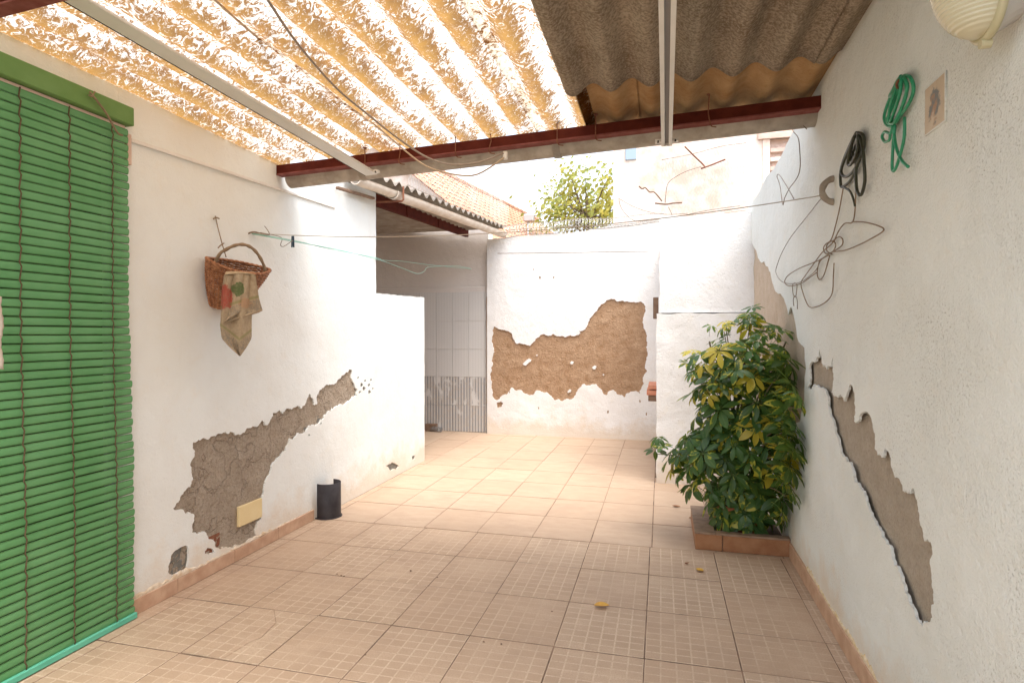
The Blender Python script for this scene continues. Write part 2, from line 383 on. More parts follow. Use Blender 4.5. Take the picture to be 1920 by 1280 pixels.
# leaves
def leafmat(name, g1, g2, ye, yamt, trans=.42):
    k = NT(name); o = k.obj(); r = k.rnd(); e = k.attr('edge')
    v = k.noise(k.vadd(o, k.n('ShaderNodeCombineXYZ', X=k.math('MULTIPLY', r, 50.0), Y=0.0, Z=0.0).outputs[0]), 16, 3, .6)
    g = k.mix(r, g1, g2)
    blotch = k.ramp(k.math('ADD', v, k.math('MULTIPLY', k.math('SUBTRACT', e, .5), .10)), .62 - yamt, .67 - yamt)
    c = k.mix(blotch, g, ye)
    vein = k.ramp(e, .0, .10)
    c = k.mix(k.math('MULTIPLY', k.math('SUBTRACT', 1.0, vein), .35), c, (.30, .36, .12))
    a = k.pbsdf(c, .36, spec=.45); t = k.n('ShaderNodeBsdfTranslucent', Color=k.mix(.5, c, (.30, .38, .03))).outputs[0]
    m = k.n('ShaderNodeMixShader'); m.inputs[0].default_value = trans; k.t.links.new(a, m.inputs[1]); k.t.links.new(t, m.inputs[2])
    return k.end(m.outputs[0])
M['leaf0'] = leafmat('leaf_green', (.018, .062, .016), (.062, .155, .038), (.40, .42, .05), .02)
M['leaf1'] = leafmat('leaf_variegated', (.035, .10, .022), (.075, .17, .04), (.52, .48, .06), .08)
M['leaf2'] = leafmat('leaf_yellow', (.10, .17, .03), (.16, .22, .04), (.58, .46, .05), .24)
M['leaf_dry'] = simple('leaf_dry', (.55, .27, .04), (.66, .40, .07), 40, .6)
M['leaf_brown'] = simple('leaf_brown', (.26, .11, .05), (.36, .17, .08), 40, .7)
M['stem'] = simple('stem', (.10, .075, .045), (.16, .13, .07), 30, .8)
k = NT('tree_leaf'); r = k.pos(); c = k.mix(k.ramp(k.noise(r, 1.2, 3), .35, .65), (.30, .36, .10), (.50, .44, .09))
a = k.pbsdf(c, .5); t = k.n('ShaderNodeBsdfTranslucent', Color=c).outputs[0]; m = k.n('ShaderNodeMixShader'); m.inputs[0].default_value = .4
k.t.links.new(a, m.inputs[1]); k.t.links.new(t, m.inputs[2]); M['tree_leaf'] = k.end(m.outputs[0])
# printed cloth: u across, v down the cloth (metres from the rim)
k = NT('printed_cloth'); u = k.attr('cu'); v = k.attr('cv'); o = k.pos()
co = k.n('ShaderNodeCombineXYZ', X=u, Y=v, Z=0.0).outputs[0]
c = k.mix(k.ramp(k.noise(o, 30, 4), .4, .65), (.46, .36, .24), (.37, .28, .18))
def blob(cu, cv, ru, rv):
    du = k.math('DIVIDE', k.math('SUBTRACT', u, cu), ru); dv = k.math('DIVIDE', k.math('SUBTRACT', v, cv), rv)
    d = k.math('ADD', k.math('MULTIPLY', du, du), k.math('MULTIPLY', dv, dv))
    return k.ramp(k.math('ADD', d, k.math('MULTIPLY', k.math('SUBTRACT', k.noise(co, 9, 4), .5), 2.6)), 1.1, .80)
c = k.mix(blob(.16, .28, .17, .15), c, (.40, .10, .07)); c = k.mix(blob(.46, .19, .16, .085), c, (.12, .155, .065))
c = k.mix(k.math('MULTIPLY', blob(.62, .36, .16, .06), .5), c, (.48, .24, .12))
edge = k.attr('cb')                                       # distance to the printed border band
band = k.math('MULTIPLY', k.ramp(edge, .06, .08), k.ramp(edge, .43, .41))
spk = k.ramp(k.n('ShaderNodeTexNoise', Vector=co, Scale=34.0, Detail=2.0, Distortion=1.5).outputs['Fac'], .46, .56)
c = k.mix(k.math('MULTIPLY', band, k.math('MULTIPLY', spk, .75)), c, (.22, .20, .17))
ln = k.math('MULTIPLY', k.ramp(edge, .45, .47), k.ramp(edge, .56, .54)); c = k.mix(k.math('MULTIPLY', ln, .55), c, (.20, .22, .07)); c = k.mix(k.math('MULTIPLY', k.ramp(k.noise(o, 90, 3), .45, .62), .35), c, (.30, .23, .15))
M['cloth'] = k.end(k.pbsdf(c, .95, k.bump(k.noise(o, 500, 2), .2, .001), spec=.05))
# faded picture tile
k = NT('faded_print'); o = k.obj(); x, y, z = k.sep(o)
d = k.math('SQRT', k.math('ADD', k.math('POWER', k.math('DIVIDE', y, .036), 2.0), k.math('POWER', k.math('DIVIDE', z, .055), 2.0)))
n1 = k.noise(o, 45, 3, .6); fig = k.ramp(k.math('ADD', d, k.math('MULTIPLY', k.math('SUBTRACT', n1, .5), 2.2)), .95, .6)
c = k.mix(k.ramp(k.noise(o, 20, 4), .3, .7), (.52, .41, .29), (.58, .48, .36))
c = k.mix(k.math('MULTIPLY', fig, .85), c, k.mix(k.ramp(k.noise(o, 38, 2), .42, .58), (.12, .15, .17), (.36, .20, .12)))
M['faded_print'] = k.end(k.pbsdf(c, .5, spec=.4))

# ------------------------------------------------------------------ ground and tiled floor
g = 400
tag(add('ground', [(-g, -g, -.06), (g, -g, -.06), (g, g, -.06), (-g, g, -.06)], [[0, 1, 2, 3]], M['ground']), kind='structure')
fl = box('floor', -3.45 * H, XR * H, -.6 * H, 5.78 * H, -.05, -.0024, M['grout'], None, 0); tag(fl, kind='structure')

def tile_mesh(nm, wx, wy, mat):
    vs, fs = boxg(-wx / 2, wx / 2, -wy / 2, wy / 2, -.008, 0, .0010)
    me = bpy.data.meshes.new(nm); me.from_pydata(vs, [], fs); me.materials.append(mat); return me
cache = {}
def lay(x0, x1, y0, y1, mat, gap=.0052):
    wx, wy = (x1 - x0) * H - gap, (y1 - y0) * H - gap * 1.7
    if wx < .012 or wy < .012: return
    key = (round(wx, 3), round(wy, 3), mat.name)
    if key not in cache: cache[key] = tile_mesh('floor_tile', wx, wy, mat)
    put('floor_tile', cache[key], fl, ((x0 + x1) / 2 * H + random.uniform(-.0012, .0012), (y0 + y1) / 2 * H + random.uniform(-.0012, .0012), random.uniform(-.0006, .0010)),
        (random.uniform(-.0030, .0030), random.uniform(-.0030, .0030), random.uniform(-.003, .003)))
PXP, PYP = .2835, .3275
SXP, SYP = .2880, .3487
broken = None
for i in range(-7, 3):
    x0 = -.047 + i * PXP; x1 = x0 + PXP
    x0, x1 = max(x0, XL + .004), min(x1, XR - .004)
    if x1 - x0 < .01: continue
    for j in range(10):
        y1 = 2.84 - j * PYP; y0 = y1 - PYP
        if i == -5 and j == 3: broken = (x0, x1, y0, y1); continue
        if i >= 1 and j < 3:                                   # cut row beside the planter
            y1 -= .09 if j else 0; y0 -= .09 if j < 2 else 0
        lay(x0, x1, y0, y1, M['tile_pattern'])
for i in range(-13, 3):
    x0 = -.040 + i * SXP; x1 = x0 + SXP
    x1 = min(x1, XR - .004)
    if x1 - x0 < .01: continue
    for j in range(9):
        y0 = 2.84 + j * SYP; y1 = min(y0 + SYP, 5.775)
        xa, xb = x0, x1
        if y1 < 4.45: xa = max(xa, XL + .004)
        if i >= 0 and y0 > 4.0: continue
        if xb - xa < .01: continue
        lay(xa, xb, y0, y1, M['tile_plain'])
# the cracked tile, in four pieces
x0, x1, y0, y1 = broken
crack = [((0, 0), (.55, 0), (.60, .33), (.66, .44), (.60, .75), (.36, 1), (0, 1)), ((.36, 1), (.60, .75), (.66, .44), (1, .80), (1, 1)),
         ((.66, .44), (.60, .33), (.55, 0), (1, 0), (1, .80))]
for pc in crack:
    cxm = sum(p[0] for p in pc) / len(pc); cym = sum(p[1] for p in pc) / len(pc)
    pts = [(x0 + (p[0] * .985 + .0075 + (cxm - p[0]) * .014) * (x1 - x0), y0 + (p[1] * .985 + .0075 + (cym - p[1]) * .014) * (y1 - y0)) for p in pc]
    n = len(pts); zt = random.uniform(-.0015, .001)
    vs = [Vector((p[0] * H, p[1] * H, zt)) for p in pts] + [Vector((p[0] * H, p[1] * H, -.009)) for p in pts]
    fs = [list(range(n))] + [[a, n + a, n + (a + 1) % n, (a + 1) % n] for a in range(n)]
    add('floor_tile', vs, fs, M['tile_pattern'], fl, loc=((x0 + x1) / 2 * H, (y0 + y1) / 2 * H, 0))

# ------------------------------------------------------------------ plastered walls with fallen patches
def panel(parent, axis, pos, outer, holes, t, T, mat, back, sign, sub_mat_holes=None, gap=False):
    """axis 'x': plane x=pos, (a,b)=(y,z); axis 'y': plane y=pos, (a,b)=(x,z). sign: direction INTO the wall"""
    def P(a, b, d): return Vector((pos + sign * d, a, b)) if axis == 'x' else Vector((a, pos + sign * d, b))
    loops = [outer] + holes; flat = [p for l in loops for p in l]
    tris = tessellate_polygon([[Vector((p[0], p[1], 0)) for p in l] for l in loops])
    vs = [P(p[0], p[1], 0) for p in flat]; fs = [list(tr) for tr in tris]; base = 0
    for li, l in enumerate(loops):
        n = len(l); d = T if li == 0 else (t * .45 if gap else t + .012); b = len(vs)
        vs += [P(p[0], p[1], d) for p in l]
        fs += [[base + i, base + (i + 1) % n, b + (i + 1) % n, b + i] for i in range(n)]; base += n
    ob = tessellate_polygon([[Vector((p[0], p[1], 0)) for p in outer]])
    b = len(vs); vs += [P(p[0], p[1], T) for p in outer]; fs += [[b + i for i in tr] for tr in ob]
    add('plaster', vs, fs, mat, parent)
    for l, mt in zip(holes, sub_mat_holes or [back] * len(holes)):
        xs = [p[0] for p in l]; zs = [p[1] for p in l]; e = .05
        a0, a1, b0, b1 = min(xs) - e, max(xs) + e, min(zs) - e, max(zs) + e
        # uneven bare surface: a grid with real lumps
        st = max(.012, (a1 - a0) / 70, (b1 - b0) / 70); na = int((a1 - a0) / st) + 2; nb = int((b1 - b0) / st) + 2
        gv, gf = [], []
        for i in range(na):
            for j in range(nb):
                a = a0 + (a1 - a0) * i / (na - 1); bb = b0 + (b1 - b0) * j / (nb - 1)
                dd = t + .5 * t * max(-1, min(.9, noise.fractal(Vector((a * 9, bb * 9, pos)), 1.0, 2.0, 4) * .8))
                gv.append(P(a, bb, min(dd, t + .010)))
        for i in range(na - 1):
            for j in range(nb - 1): gf.append([i * nb + j, (i + 1) * nb + j, (i + 1) * nb + j + 1, i * nb + j + 1])
        add('bare_render', gv, gf, mt, parent, smooth=True)
    return P
def onxl(pts): return [(p.y, p.z) for p in (PX(u, v, XL) for u, v in pts)]
def onxr(pts): return [(p.y, p.z) for p in (PX(u, v, XR) for u, v in pts)]
def onyb(pts, Y=YB): return [(p.x, p.z) for p in (PY(u, v, Y) for u, v in pts)]
def jag(pts, step=.12, amp=.004):
    out = []
    for i, p in enumerate(pts):
        q = pts[(i + 1) % len(pts)]; L = math.hypot(q[0] - p[0], q[1] - p[1]); n = max(1, int(L / step))
        for k_ in range(n):
            t = k_ / n; out.append((p[0] + (q[0] - p[0]) * t + (random.uniform(-amp, amp) if k_ else 0), p[1] + (q[1] - p[1]) * t + (random.uniform(-amp, amp) if k_ else 0)))
    return out

Z0 = -.02
def wob(path, step=.07, amp=.004):
    out = []
    for p, q in zip(path, path[1:]):
        n = max(1, int(math.hypot(q[0] - p[0], q[1] - p[1]) / step))
        for k_ in range(n): t = k_ / n; out.append((p[0] + (q[0] - p[0]) * t + (random.uniform(-amp, amp) if k_ else 0), p[1] + (q[1] - p[1]) * t + (random.uniform(-amp, amp) if k_ else 0)))
    return out + [path[-1]]
# --- left wall
lw = thing('courtyard_wall', 'white left wall with brown bare patch, green blind and hanging basket', 'wall', W(XL, 2.6, -1))
zt = lambda z: z * H + H
outer = [(-.6 * H, Z0), (.60 * H, Z0), (.60 * H, zt(.71)), (1.63 * H, zt(.71)), (1.63 * H, Z0), *wob([(4.36 * H, Z0), (4.36 * H, zt(.293)), (3.545 * H, zt(.272)), (3.545 * H, zt(.93))]),
         (2.62 * H, zt(.88)), (2.50 * H, zt(.845)), (-.6 * H, zt(.885))]
big = cr([(1030, 102), (1048, 100), (1045, 135), (1060, 170), (1078, 205), (1075, 235), (1030, 265), (975, 295), (935, 325), (900, 345), (878, 370), (840, 395), (800, 425), (755, 440), (725, 475), (710, 470), (695, 510), (670, 550), (640, 575), (622, 600), (605, 650), (580, 690), (570, 740), (556, 800), (552, 900), (530, 930), (520, 985), (545, 1000), (440, 1055), (400, 1070), (360, 1062), (330, 1078), (300, 1060), (262, 1010), (245, 980), (215, 990), (185, 985), (175, 960), (178, 880), (130, 862), (80, 860), (72, 850), (110, 805), (165, 735), (175, 700), (170, 640), (190, 560), (182, 530), (182, 490), (235, 468), (290, 458), (345, 438), (375, 445), (400, 438), (460, 440), (500, 410), (540, 398), (555, 372), (573, 398), (600, 375), (620, 350), (615, 330), (640, 325), (670, 335), (690, 305), (720, 312), (755, 292), (770, 308), (800, 260), (815, 228), (838, 262), (842, 290), (858, 285), (855, 260), (868, 215), (895, 190), (940, 175), (980, 145)], 300, 660, 2.91)
h1 = cr([(45, 1170), (60, 1110), (110, 1065), (150, 1055), (158, 1100), (150, 1175), (110, 1195), (65, 1215), (45, 1200)], 300, 660, 2.91)
h2 = cr([(245, 1085), (260, 1065), (290, 1070), (298, 1090), (270, 1103), (245, 1100)], 300, 660, 2.91)
h3 = [(723, 872), (735, 866), (748, 872), (744, 880), (730, 880)]
h4 = [(772, 855), (779, 853), (778, 859), (773, 860)]
specks = []
for (u, v, s) in [(672, 708, 2.2), (678, 722, 3), (685, 714, 2.2), (683, 728, 3.4), (692, 722, 2.6), (696, 712, 2), (693, 735, 3.2), (675, 735, 2.4), (699, 728, 1.8), (602, 794, 2), (580, 815, 1.8)]:
    specks.append([(u + s * random.uniform(.6, 1.2) * math.cos(a), v + 1.5 * s * random.uniform(.6, 1.2) * math.sin(a)) for a in [i * math.pi / 3 for i in range(6)]])
holes = [rough_loop(onxl(big), 3, .25, .014, .008), rough_loop(onxl(h1), 2, .12), rough_loop(onxl(h2), 2, .12), rough_loop(onxl(h3), 2, .2), rough_loop(onxl(h4), 1, .2)] + [onxl(s) for s in specks]
panel(lw, 'x', XL * H, outer, holes, .011, .18, M['plaster_left'], M['bare_left'], -1, [M['bare_left'], M['cement'], M['rust'], M['cement']] + [M['cement']] * 30)
# little crumbs of plaster left standing near the patch: the loose flap above the grey hole
dr_ = box('door', XL * H - .12, XL * H - .07, .58 * H, 1.65 * H, 0, zt(.72), M['door_dark'], lw, .003)  # dark panel put behind the slats to stand for the dark opening
# skirting tiles on the left wall
yk = [1.672] + [2.20 - .0, 2.505, 2.815]
for a, b in zip([1.672, 1.885, 2.20, 2.505], [1.885, 2.20, 2.505, 2.812]):
    vs, fs = boxg(XL * H - .004, XL * H + .011, a * H + .0015, b * H - .0015, .001, .072 + random.uniform(-.003, .003), .0018); add('skirting_tile', vs, fs, M['skirting'], lw)
def ragged(parent, x, sx, y0, y1, zb, hh, mat, seed):
    n = int((y1 - y0) / .008); vs = []
    for i in range(n + 1):
        y = y0 + (y1 - y0) * i / n; h_ = hh * max(.0, .35 + noise.noise(Vector((y * 6, seed, 0))) + .5 * noise.noise(Vector((y * 40, seed, 1))))
        vs += [Vector((x + sx * .006, y, zb)), Vector((x + sx * (.004 + .002 * random.random()), y, zb + h_ * .6 + .001)), Vector((x - sx * .002, y, zb + h_ + .002))]
    fs = [[3 * i + a, 3 * i + a + 1, 3 * i + a + 4, 3 * i + a + 3] for i in range(n) for a in (0, 1)]
    return add('crumbled_edge', vs, fs, mat, parent)
ragged(lw, XL * H, 1, 1.69 * H, 2.80 * H, .072, .030, simple('crumb', (.56, .41, .27), (.70, .60, .47), 30, .9, .6), 3.3)
# --- right wall
rw = thing('courtyard_wall', 'white stippled right wall with long jagged strip of missing plaster', 'wall', W(XR, 2.2, -1))
tp_ = onxr([(1492, 236), (1476, 268), (1466, 290), (1450, 318), (1438, 330), (1420, 366), (1404, 386)])
outer = [(-.6 * H, Z0), (5.72 * H, Z0), (5.72 * H, zt(.80))] + [(4.3 * H, zt(.80))] + tp_[::-1] + [(2.60 * H, zt(.93)), (-.6 * H, zt(1.0))]
pr = cr([(430, 172), (440, 140), (435, 95), (460, 75), (472, 30), (480, 60), (485, 95), (500, 105), (518, 95), (520, 65), (527, 60), (525, 120), (517, 190), (530, 205), (565, 225), (575, 190), (590, 160), (598, 175), (603, 230), (603, 300), (625, 275), (640, 268), (655, 270), (675, 330), (680, 400), (690, 425), (708, 435), (715, 405), (728, 410), (740, 450), (760, 510), (785, 560), (805, 570), (820, 550), (835, 590), (848, 650), (862, 720), (866, 748), (890, 752), (895, 800), (895, 900), (902, 980), (895, 1035), (875, 1050), (860, 1066), (848, 1055), (830, 1020), (805, 960), (785, 905), (770, 860), (745, 810), (720, 745), (690, 690), (665, 640), (645, 580), (610, 530), (600, 490), (575, 450), (550, 400), (540, 360), (520, 290), (505, 240), (503, 203), (495, 185), (470, 172), (445, 170)], 1300, 640, 2.0)
up = [(1400, 440), (1418, 470), (1425, 490), (1440, 500), (1448, 530), (1456, 548), (1470, 560), (1478, 590), (1482, 575), (1490, 600), (1497, 640), (1508, 652), (1511, 690), (1508, 730), (1500, 790), (1470, 800), (1440, 790), (1400, 800)]
holes = [rough_loop(onxr(pr), 3, .27, .016, .008), rough_loop(onxr(up), 2, .12, .02)]
M['bare_beige'] = bare('bare_beige', (.50, .40, .30), (.56, .46, .36), (.42, .32, .23), .4, 1.5)
panel(rw, 'x', XR * H, outer, holes, .021, .18, M['plaster_right'], M['bare_right'], 1, [M['bare_right'], M['bare_beige']], True)
for a, b in zip([1.05, 1.38, 1.70, 2.03, 2.36], [1.38, 1.70, 2.03, 2.36, 2.855]):
    vs, fs = boxg(XR * H - .012, XR * H + .004, a * H + .0015, b * H - .0015, .001, .085 + random.uniform(-.004, .003), .002); add('skirting_tile', vs, fs, M['skirting'], rw)
ragged(rw, XR * H, -1, 1.06 * H, 2.60 * H, .084, .034, simple('crumb_yellow', (.55, .40, .22), (.70, .59, .42), 30, .9, .6), 8.1)

# --- back wall (with brown patch) and the shaded tiled wall under the lean-to
bw = thing('courtyard_wall', 'white back wall with large peeled brown earth patch', 'wall', W(-.9, YB, -1))
topb = onyb([(918, 449), (950, 445), (1010, 440), (1080, 436), (1140, 424), (1240, 412), (1330, 404), (1420, 396)])
topd = [(XR * H, topb[-1][1])] + [p for p in topb[::-1] if -1.69 * H < p[0] < XR * H - .02] + [(-1.705 * H, topb[0][1])]
ragged = []
for p_, q_ in zip(topd, topd[1:]):
    for k_ in range(6): t = k_ / 6; ragged.append((p_[0] + (q_[0] - p_[0]) * t, p_[1] + (q_[1] - p_[1]) * t + (random.uniform(-.008, .008) if k_ else 0)))
outer = [(-1.705 * H, Z0), (XR * H, Z0)] + ragged + [topd[-1]]
pb = cr([(632, 330), (640, 275), (670, 295), (700, 300), (740, 310), (770, 340), (785, 375), (800, 400), (850, 405), (900, 415), (920, 390), (960, 355), (985, 335), (1020, 340), (1060, 330), (1100, 345), (1150, 355), (1230, 340), (1260, 325), (1245, 310), (1280, 305), (1305, 280), (1320, 240), (1345, 200), (1385, 150), (1410, 115), (1450, 85), (1490, 78), (1520, 95), (1600, 95), (1660, 105), (1700, 100), (1728, 130), (1720, 190), (1725, 300), (1738, 350), (1740, 400), (1735, 500), (1740, 600), (1710, 640), (1715, 690), (1700, 720), (1690, 760), (1660, 740), (1620, 745), (1580, 785), (1545, 770), (1520, 760), (1500, 735), (1470, 740), (1450, 770), (1420, 755), (1400, 720), (1370, 690), (1290, 690), (1255, 715), (1225, 770), (1190, 800), (1160, 795), (1130, 815), (1070, 805), (1040, 770), (1010, 750), (975, 745), (945, 735), (920, 770), (880, 765), (840, 740), (790, 735), (765, 715), (745, 745), (700, 770), (680, 795), (640, 800), (625, 770), (618, 700), (620, 600), (625, 500), (628, 420)], 760, 540, 3.84)
pb2 = cr([(655, 830), (690, 812), (705, 830), (690, 855), (660, 862)], 760, 540, 3.84)
seam = [(932, 474.6), (1000, 474.0), (1100, 472.5), (1180, 471.5), (1215, 471.4), (1215, 472.3), (1180, 472.6), (1100, 473.8), (1000, 475.2), (932, 475.8)]
holes = [rough_loop(onyb(pb), 3, .2, .03, .012), rough_loop(onyb(pb2), 2, .2)]
holes.append(onyb(seam))
for (u, v, s) in [(996, 660, 2.4), (1012, 520, 2), (1038, 520, 1.6), (1140, 772, 2), (1200, 752, 1.8), (1212, 776, 1.8), (1010, 765, 1.4), (955, 735, 1.6), (1000, 505, 1.4)]:
    if inside((u, v), pb): continue
    holes.append(onyb([(u + s * random.uniform(.5, 1.2) * math.cos(a), v + 1.7 * s * random.uniform(.6, 1.2) * math.sin(a)) for a in [i * math.pi / 3 for i in range(6)]]))
panel(bw, 'y', YB * H, outer, holes, .014, .2, M['plaster_back'], M['bare_back'], 1)
# islands of plaster still clinging to the patch
for isl in [[(845, 545), (865, 525), (890, 508), (905, 512), (900, 530), (880, 545), (868, 558), (850, 552)], [(1185, 535), (1197, 526), (1212, 532), (1208, 545), (1190, 547)], [(1168, 745), (1182, 728), (1194, 735), (1188, 750), (1172, 755)], [(940, 482), (946, 478), (952, 484), (946, 491)], [(1420, 622), (1426, 617), (1432, 624), (1425, 631)], [(1345, 570), (1362, 556), (1376, 566), (1368, 584), (1352, 582)]]:
    l = rough_loop(onyb(cr(isl, 760, 540, 3.84)), 1, .15); n = len(l)
    vs = [Vector((p[0], YB * H + .001, p[1])) for p in l] + [Vector((p[0], YB * H + .022, p[1])) for p in l]
    add('plaster_flake', vs, [list(range(n))[::-1]] + [[i, (i + 1) % n, n + (i + 1) % n, n + i] for i in range(n)], M['plaster_back'], bw)

lt = thing('shelter_wall', 'grey shaded wall with ceramic tiles under the corrugated lean-to', 'wall', W(-2.3, 5.78, -1))
YT = 5.765
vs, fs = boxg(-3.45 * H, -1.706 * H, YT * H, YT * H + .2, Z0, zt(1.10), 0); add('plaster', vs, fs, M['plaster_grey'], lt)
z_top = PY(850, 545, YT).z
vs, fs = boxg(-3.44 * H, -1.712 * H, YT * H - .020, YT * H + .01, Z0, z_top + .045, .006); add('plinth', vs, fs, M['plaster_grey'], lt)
# wall tiles: columns seen at 790..910
cols = [PY(u, 600, YT).x for u in (760, 790, 820.5, 850.5, 880.5, 910.5)]; cw = (cols[-1] - cols[1]) / 4
rowv = [548, 602.5, 654.5, 705.5, 758.5, 810]
rz = [PY(850, v, YT).z for v in rowv]; rz[-1] = .004
for i in range(-3, 5):
    xa = cols[1] + i * cw
    for j in range(5):
        vs, fs = boxg(xa + .0015, xa + cw - .0015, YT * H - .028, YT * H - .018, rz[j + 1] + .0015, rz[j] - .0015, .0015)
        add('wall_tile', vs, fs, M['wall_tile%d' % (0 if j < 3 else (1 if j == 3 else 2))], lt, loc=(xa, YT * H - .02, rz[j + 1]))
# unseen walls added on the left to keep the shelter dim
sw = thing('shelter_side_wall', 'shaded plaster wall closing the left side of the lean-to', 'wall', W(-3.3, 4.6, -1))
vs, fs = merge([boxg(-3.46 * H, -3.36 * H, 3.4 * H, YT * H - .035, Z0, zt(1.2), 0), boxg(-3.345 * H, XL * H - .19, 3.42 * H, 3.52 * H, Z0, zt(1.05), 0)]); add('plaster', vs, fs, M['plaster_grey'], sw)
# --- white block in the right corner (masonry cupboard) in two storeys
bk = thing('masonry_block', 'white plastered masonry block in the far right corner behind the plant', 'wall', W(.25, 4.1, -1))
YK = 4.085
zb = PY(1300, 587, YK).z
def blockface(name, xl, yf, z0, z1, topj):
    n = 14; front = [(xl, z0), (XR * H + .034, z0)] + [(XR * H + .034 + (xl - XR * H - .034) * i / n, z1 + (topj * noise.noise(Vector((i * .9, z1, 0))))) for i in range(n + 1)]
    front += wob([front[-1], (xl, z0)], .06, .005)[1:-1]
    m_ = len(front); bkY = YB * H - .002
    vs = [Vector((p[0], yf, p[1])) for p in front] + [Vector((p[0], bkY, p[1])) for p in front]
    fs = [list(range(m_))] + [[i, m_ + i, m_ + (i + 1) % m_, (i + 1) % m_] for i in range(m_)]
    return add(name, vs, fs, M['plaster_back'], bk)
blockface('lower_block', -.030 * H, YK * H, Z0, zb, .010)
blockface('upper_block', -.012 * H, YK * H + .022, zb + .006, PY(1320, 402, YK).z, .02)

# shelf of red bricks and wooden post end beside the block
p = PY(1214, 722, 5.2)
sh = thing('brick_shelf', 'small red brick shelf on white block beside the brown patch', 'shelf', p)
xr_ = -.032 * H
for i, (dz, hh, pr_) in enumerate([(.03, .045, .085), (-.028, .05, .10)]):
    vs, fs = boxg(xr_ - pr_, xr_ + .0, 4.75 * H, 5.1 * H, p.z + dz - hh / 2, p.z + dz + hh / 2, .003); add('brick', vs, fs, M['shelf_red'], sh)
vs, fs = boxg(xr_ - .085, xr_, 4.76 * H, 5.09 * H, p.z - .115, p.z - .056, .003); add('bracket', vs, fs, M['wood_dark'], sh)
p = PY(1229, 577, 4.6)
wp = box('wooden_post_stub', p.x - .022, xr_ + .015, 4.55 * H, 4.60 * H, zb - .03, p.z + .10, M['wood_dark'], None, .004)
tag(wp, 'short dark wooden post stub at the top corner of white block', 'post')

# ------------------------------------------------------------------ patio roof
WAVE, AMP = .177, .0255
def roof_z(x, y, A=AMP): return zt(.823) + (.056 / 2.388) * (x - XL * H) + .02 * (2.47 * H - y) + AMP + .012 + A * math.cos(2 * math.pi * (x - .04) / WAVE)
xsplit = PY(1116, 214, 2.47).x
def sheet(name, xa, xb, ya, yb, mat, parent, dz=0.0, thick=0.0, wob=0.0):
    nx = int((xb - xa) / WAVE * 14) + 2; ny = 16; vs, fs, fu = [], [], []
    for j in range(ny):
        for i in range(nx):
            x = xa + (xb - xa) * i / (nx - 1); y = ya + (yb - ya) * j / (ny - 1)
            z = roof_z(x, y) + dz + wob * noise.noise(Vector((x * 2, y * 2, 0)))
            vs.append(Vector((x, y, z))); fu.append(.5 - .5 * math.cos(2 * math.pi * (x - .04) / WAVE))
    for j in range(ny - 1):
        for i in range(nx - 1): fs.append([j * nx + i, j * nx + i + 1, (j + 1) * nx + i + 1, (j + 1) * nx + i])
    if thick:
        n = len(vs); vs += [v + Vector((0, 0, thick)) for v in vs]; fu += fu
        fs += [[n + a for a in f[::-1]] for f in fs[:]]
        edge = [i for i in range(nx)] + [j * nx + nx - 1 for j in range(1, ny)] + [(ny - 1) * nx + i for i in range(nx - 2, -1, -1)] + [j * nx for j in range(ny - 2, 0, -1)]
        fs += [[a, n + a, n + b, b] for a, b in zip(edge, edge[1:] + edge[:1])]
    return add(name, vs, fs, mat, parent, True, {'furrow': fu})
rf = thing('patio_roof', 'corrugated patio roof, stained translucent sheets on left and fibre cement on right', 'roof', W(-.6, 2.4, .85))
xe = [XL * H - .06, XL * H + .86, XL * H + 1.72, xsplit]
for i in range(3):
    a = xe[i] - (.05 if i else 0)
    sheet('translucent_sheet', a, xe[i + 1], .70 * H, 2.56 * H, M['grp'], rf, .004 * (i % 2), 0, .006)
sheet('fibre_cement_sheet', xsplit - .09, xsplit + .98, .70 * H, 2.13 * H, M['fibre_cement'], rf, -.020, .0065, .004)
sheet('fibre_cement_sheet', xsplit + .90, XR * H + .05, .70 * H, 2.13 * H, M['fibre_cement'], rf, -.012, .0065, .004)
sheet('fibre_cement_sheet', xsplit - .05, xsplit + .235, 1.85 * H, 2.57 * H, M['fibre_cement_warm'], rf, .004, .0065)
sheet('fibre_cement_sheet', xsplit + .225, XR * H + .05, 1.85 * H, 2.57 * H, M['fibre_cement_warm'], rf, .012, .0065)

# red steel beam carrying the sheets
def ibeam(parent, pL, pR, hgt, wid, name='web'):
    up = Vector((0, 0, 1)); t = .007
    for nm, dz, ww, hh, mt in [('web', -hgt / 2, t, hgt - 2 * t, M['red_steel']), ('top_flange', -t / 2, wid, t, M['red_steel']), ('bottom_flange', -hgt + t / 2, wid, t, M['pink_primer'])]:
        obox(nm, pL + up * dz, pR + up * dz, ww, hh, mt, parent, .001)
bL, bR = W(XL - .03, 2.535, .823), W(XR + .04, 2.41, .880)
b1 = thing('steel_beam', 'red painted steel beam across the patio carrying the roof sheet ends', 'beam', bL)
dirb = (bR - bL).normalized(); nb_ = Vector((dirb.y, -dirb.x, 0))
